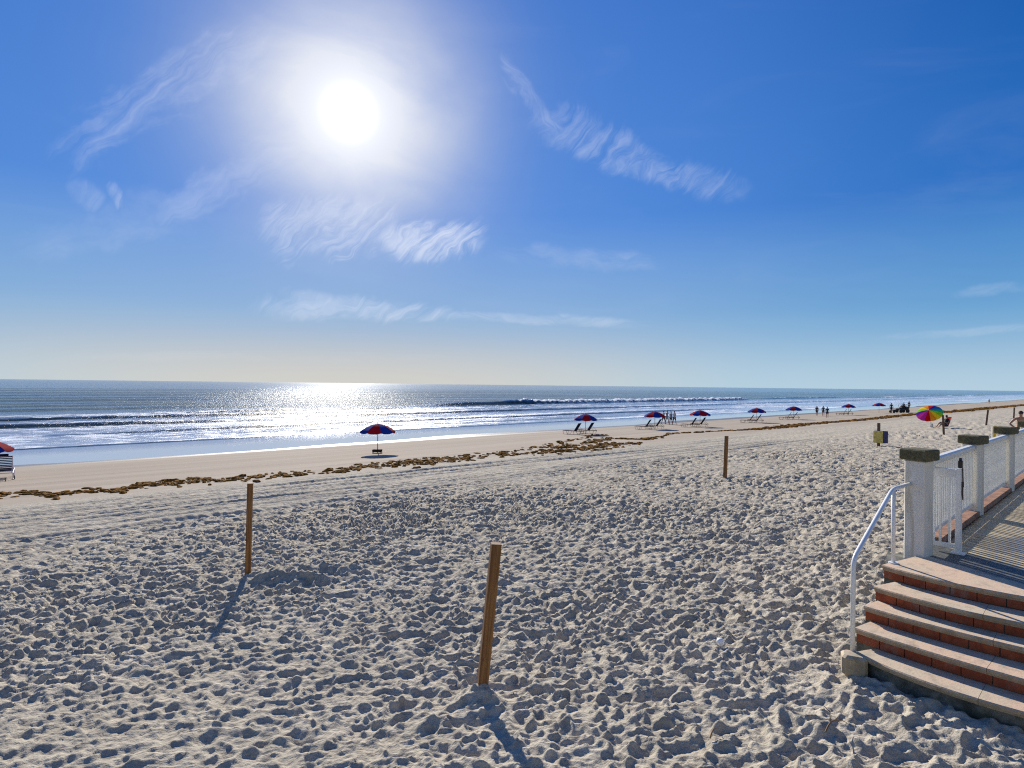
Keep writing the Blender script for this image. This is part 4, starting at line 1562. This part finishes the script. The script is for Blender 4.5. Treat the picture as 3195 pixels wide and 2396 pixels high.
for s_, sd_ in ((1, 'r'), (-1, 'l')):
    J.update({'hip' + sd_: ((-0.04, 0.09 * s_, 0.28), 0.09), 'knee' + sd_: ((-0.42, 0.12 * s_, 0.46), 0.06), 'calf' + sd_: ((-0.55, 0.12 * s_, 0.33), 0.052),
              'ank' + sd_: ((-0.78, 0.12 * s_, 0.09), 0.036), 'toe' + sd_: ((-0.90, 0.13 * s_, 0.13), (0.035, 0.03)),
              'sh' + sd_: ((0.17, 0.18 * s_, 0.75), 0.055), 'elb' + sd_: ((0.10, 0.26 * s_, 0.50), 0.04), 'wri' + sd_: ((-0.14, 0.25 * s_, 0.50), 0.028),
              'hand' + sd_: ((-0.23, 0.24 * s_, 0.50), (0.034, 0.02))})
    E += [('pelvis', 'hip' + sd_), ('hip' + sd_, 'knee' + sd_), ('knee' + sd_, 'calf' + sd_), ('calf' + sd_, 'ank' + sd_), ('ank' + sd_, 'toe' + sd_),
          ('neck0', 'sh' + sd_), ('sh' + sd_, 'elb' + sd_), ('elb' + sd_, 'wri' + sd_), ('wri' + sd_, 'hand' + sd_)]
person('person in dark clothes reclining in the low chair under the rainbow umbrella', (cp_.x, cp_.y, cp_.z), R(12), 1.0, J, E, f_dark, f_navy, long_=True)
bg_ = ground(2906, 1334)
tag(MB().box((0, 0, 0.17), (0.26, 0.2, 0.34), bev=0.05).tube([(-0.07, 0, 0.33), (-0.05, 0, 0.42), (0.05, 0, 0.42), (0.07, 0, 0.33)], 0.012, 6)
    .build('bag', f_pale, loc=(bg_.x, bg_.y, bg_.z)), 'white bag on the sand at the feet of the seated person', 'bag')

# ------------------------------------------------------------------ beach cart with a trailer
vc = ground(2815, 1287.5)
cart = thing('beach_cart', 'dark open utility cart parked on the wet sand near the water', 'cart', (vc.x, vc.y, vc.z), R(5))
MB().box((0.05, 0, 0.62), (1.55, 1.1, 0.32), bev=0.06).box((0.62, 0, 0.92), (0.62, 1.15, 0.36), bev=0.04).box((-0.62, 0, 0.72), (0.45, 0.9, 0.30), bev=0.08).build('body', m_dark, cart)
MB().box((-0.05, 0, 0.88), (0.42, 1.0, 0.18), bev=0.05).box((0.22, 0, 1.12), (0.12, 1.0, 0.42), bev=0.04).build('seat', m_dark, cart)
fr = MB()
for sy in (-0.5, 0.5):
    fr.tube([(-0.42, sy, 0.85), (-0.25, sy, 1.55), (0.35, sy, 1.55), (0.42, sy, 0.9)], 0.025, 6)
fr.tube([(-0.25, -0.5, 1.55), (-0.25, 0.5, 1.55)], 0.025, 6).tube([(0.35, -0.5, 1.55), (0.35, 0.5, 1.55)], 0.025, 6)
fr.build('roll_frame', m_dark, cart)
MB().tube([(-0.38, -0.2, 1.0), (-0.30, -0.2, 1.12)], 0.02, 6).tube([(-0.3 + 0.02 * 0, -0.2 + 0.16 * math.cos(2 * math.pi * i / 12), 1.12 + 0.16 * math.sin(2 * math.pi * i / 12)) for i in range(12)], 0.012, 5, closed=True).build('steering_wheel', m_black, cart)
wmb = MB()
prof = [(0.0, 0.12), (0.20, 0.12), (0.30, 0.11), (0.33, 0.07), (0.33, -0.07), (0.30, -0.11), (0.20, -0.12), (0.0, -0.12)]
nseg = 20
V, Fq = [], []
for i in range(nseg):
    a = 2 * math.pi * i / nseg
    for (r_, y_) in prof:
        V.append((max(r_, 0.001) * math.cos(a), y_, max(r_, 0.001) * math.sin(a)))
for i in range(nseg):
    for j in range(len(prof) - 1):
        Fq.append((i * 8 + j, ((i + 1) % nseg) * 8 + j, ((i + 1) % nseg) * 8 + j + 1, i * 8 + j + 1))
wme = wmb.add(V, Fq).mesh('wheel', m_rubber, False)
for x_ in (-0.62, 0.62):
    for y_ in (-0.52, 0.52):
        inst('wheel', wme, cart, (x_, y_, 0.33))
tr_p = vc + Vector((-1.55, -0.15, 0))
trl = thing('trailer', 'low dark trailer hitched to the left of the beach cart', 'trailer', (tr_p.x, tr_p.y, float(base_z(tr_p.x, tr_p.y))), R(5))
MB().box((0, 0, 0.42), (1.0, 0.95, 0.12), bev=0.02).box((0, 0, 0.52), (0.9, 0.8, 0.12), bev=0.04).build('bed', m_dark, trl)
MB().tube([(0.45, 0, 0.40), (0.85, 0, 0.40)], 0.03, 6).build('hitch', m_dark, trl)
for y_ in (-0.45, 0.45):
    o_ = inst('wheel', wme, trl, (-0.35, y_, 0.22))
    o_.scale = (0.68, 0.6, 0.68)
Jd = {k_: (Vector(v_[0]) * 1.0, v_[1]) for k_, v_ in J.items()}
Jd = {k_: ((v_[0][0], v_[0][1], v_[0][2]), v_[1]) for k_, v_ in Jd.items()}
for sd_, s_ in (('r', 1), ('l', -1)):
    Jd['ank' + sd_] = ((-0.50, 0.12 * s_, 0.02), 0.036)
    Jd['calf' + sd_] = ((-0.46, 0.12 * s_, 0.22), 0.05)
    Jd['toe' + sd_] = ((-0.62, 0.12 * s_, -0.02), (0.035, 0.03))
person('driver in dark clothes sitting in the beach cart', (vc.x + 0.0, vc.y - 0.18, vc.z + 0.72), R(5), 1.0, Jd, E, f_dark, f_dark)

# ------------------------------------------------------------------ seaweed
wrack = [
    [(-120, 1552, 24, 1.0), (0, 1544, 26, 1.0), (40, 1546, 20, .5), (95, 1538, 22, 1), (158, 1546, 22, 1), (221, 1538, 20, 1), (316, 1529, 16, 1), (350, 1536, 10, .6), (364, 1536, 12, .8),
     (443, 1516, 24, 1), (538, 1509, 26, 1), (633, 1497, 22, 1), (696, 1501, 20, .9), (817, 1490, 20, 1), (925, 1479, 16, .9), (1000, 1478, 14, .5), (1070, 1471, 12, .7), (1131, 1459, 12, .8),
     (1192, 1453, 16, 1), (1233, 1448, 20, 1), (1314, 1441, 20, 1), (1396, 1433, 18, 1), (1440, 1432, 14, .8), (1450, 1430, 12, .3), (1560, 1420, 12, .35), (1700, 1412, 13, .8), (1790, 1403, 13, .6),
     (1874, 1392, 14, .9), (1949, 1384, 10, .9), (1990, 1382, 6, .6)],
    [(1700, 1402, 8, .35), (1820, 1384, 10, .5), (1920, 1368, 8, .4), (1990, 1372, 7, .8), (2060, 1364, 5, .5), (2098, 1353, 6, .8), (2180, 1350, 4, .4), (2212, 1347, 6, .7), (2324, 1342, 8, 1),
     (2399, 1337, 13, 1), (2440, 1333, 14, 1), (2473, 1329, 13, 1), (2523, 1323, 9, 1), (2623, 1316, 7, 1), (2700, 1309, 7, 1), (2748, 1304, 7, 1), (2847, 1294, 6, 1), (2940, 1287, 7, 1), (2995, 1283, 6, 1),
     (3081, 1274, 4, 1), (3195, 1264, 3.5, 1), (3300, 1257, 3, 1)],
    [(300, 1524, 5, .2), (560, 1497, 5, .2), (1060, 1462, 6, .3), (1480, 1424, 8, .4), (1600, 1408, 6, .3), (1880, 1356, 5, .3)],
]
wv_, wf_ = [], []
icoV = MB().ball((0, 0, 0), 1, 7, 5)
bv0, bf0 = np.array(icoV.v), icoV.f
cnt = 0
for line in wrack:
    pts = [(x, y, w_, d_) for x, y, w_, d_ in line]
    for (x0, y0, w0, d0_), (x1, y1, w1, d1_) in zip(pts[:-1], pts[1:]):
        pa, pb = ground(x0, y0), ground(x1, y1)
        L = (pb - pa).length
        wpx = (w0 + w1) / 2
        zc = (pa.y + pb.y) / 2
        hcam = CAM_Z - (pa.z + pb.z) / 2
        width = wpx / F * zc * zc / hcam * (0.95 if zc < 40 else 0.6 if zc < 48 else 0.20)           # depth covered by that pixel thickness
        width = min(max(width, 0.25), 2.6)
        nblob = int(min(L * width * 19.0 * (d0_ + d1_) / 2 + 3, 1200))
        for _ in range(nblob):
            f = random.random()
            p = pa.lerp(pb, f)
            off = random.gauss(0, 0.36) * width
            px_, py_ = p.x + VS[0] * off, p.y + VS[1] * off
            s_, t_ = st(px_, py_)
            cl = float(fbm(np.array([s_ * 0.55]), np.array([t_ * 1.6]), 2, 101)[0])
            dens = d0_ + (d1_ - d0_) * f
            if cl < 0.12 - 0.55 * dens:
                continue
            size = random.uniform(0.035, 0.115) * (1 + min(zc, 120) / 60)
            a = random.uniform(0, math.pi)
            sc = np.array([size * random.uniform(0.9, 1.8), size * random.uniform(0.5, 0.9), size * random.uniform(0.22, 0.5)])
            V = bv0 * (1 + rng.uniform(-0.35, 0.35, (len(bv0), 1))) * sc
            ca, sa = math.cos(a + SA), math.sin(a + SA)
            Vx = V[:, 0] * ca - V[:, 1] * sa + px_
            Vy = V[:, 0] * sa + V[:, 1] * ca + py_
            Vz = V[:, 2] + float(base_z(px_, py_)) + size * 0.12
            o_ = len(wv_)
            wv_ += list(zip(Vx.tolist(), Vy.tolist(), Vz.tolist()))
            wf_ += [tuple(i + o_ for i in q_) for q_ in bf0]
            cnt += 1
me = bpy.data.meshes.new('seaweed')
me.from_pydata(wv_, [], wf_)
me.materials.append(m_weed)
weed = bpy.data.objects.new('seaweed', me)
col.objects.link(weed)
weed['kind'] = 'stuff'
weed['label'] = 'brown seaweed washed up in a ragged line along the tide mark'
weed['category'] = 'seaweed'
print('seaweed clumps', cnt, 'tris sand', len(beach.data.polygons) * 2, 'sea', len(sea.data.polygons) * 2)
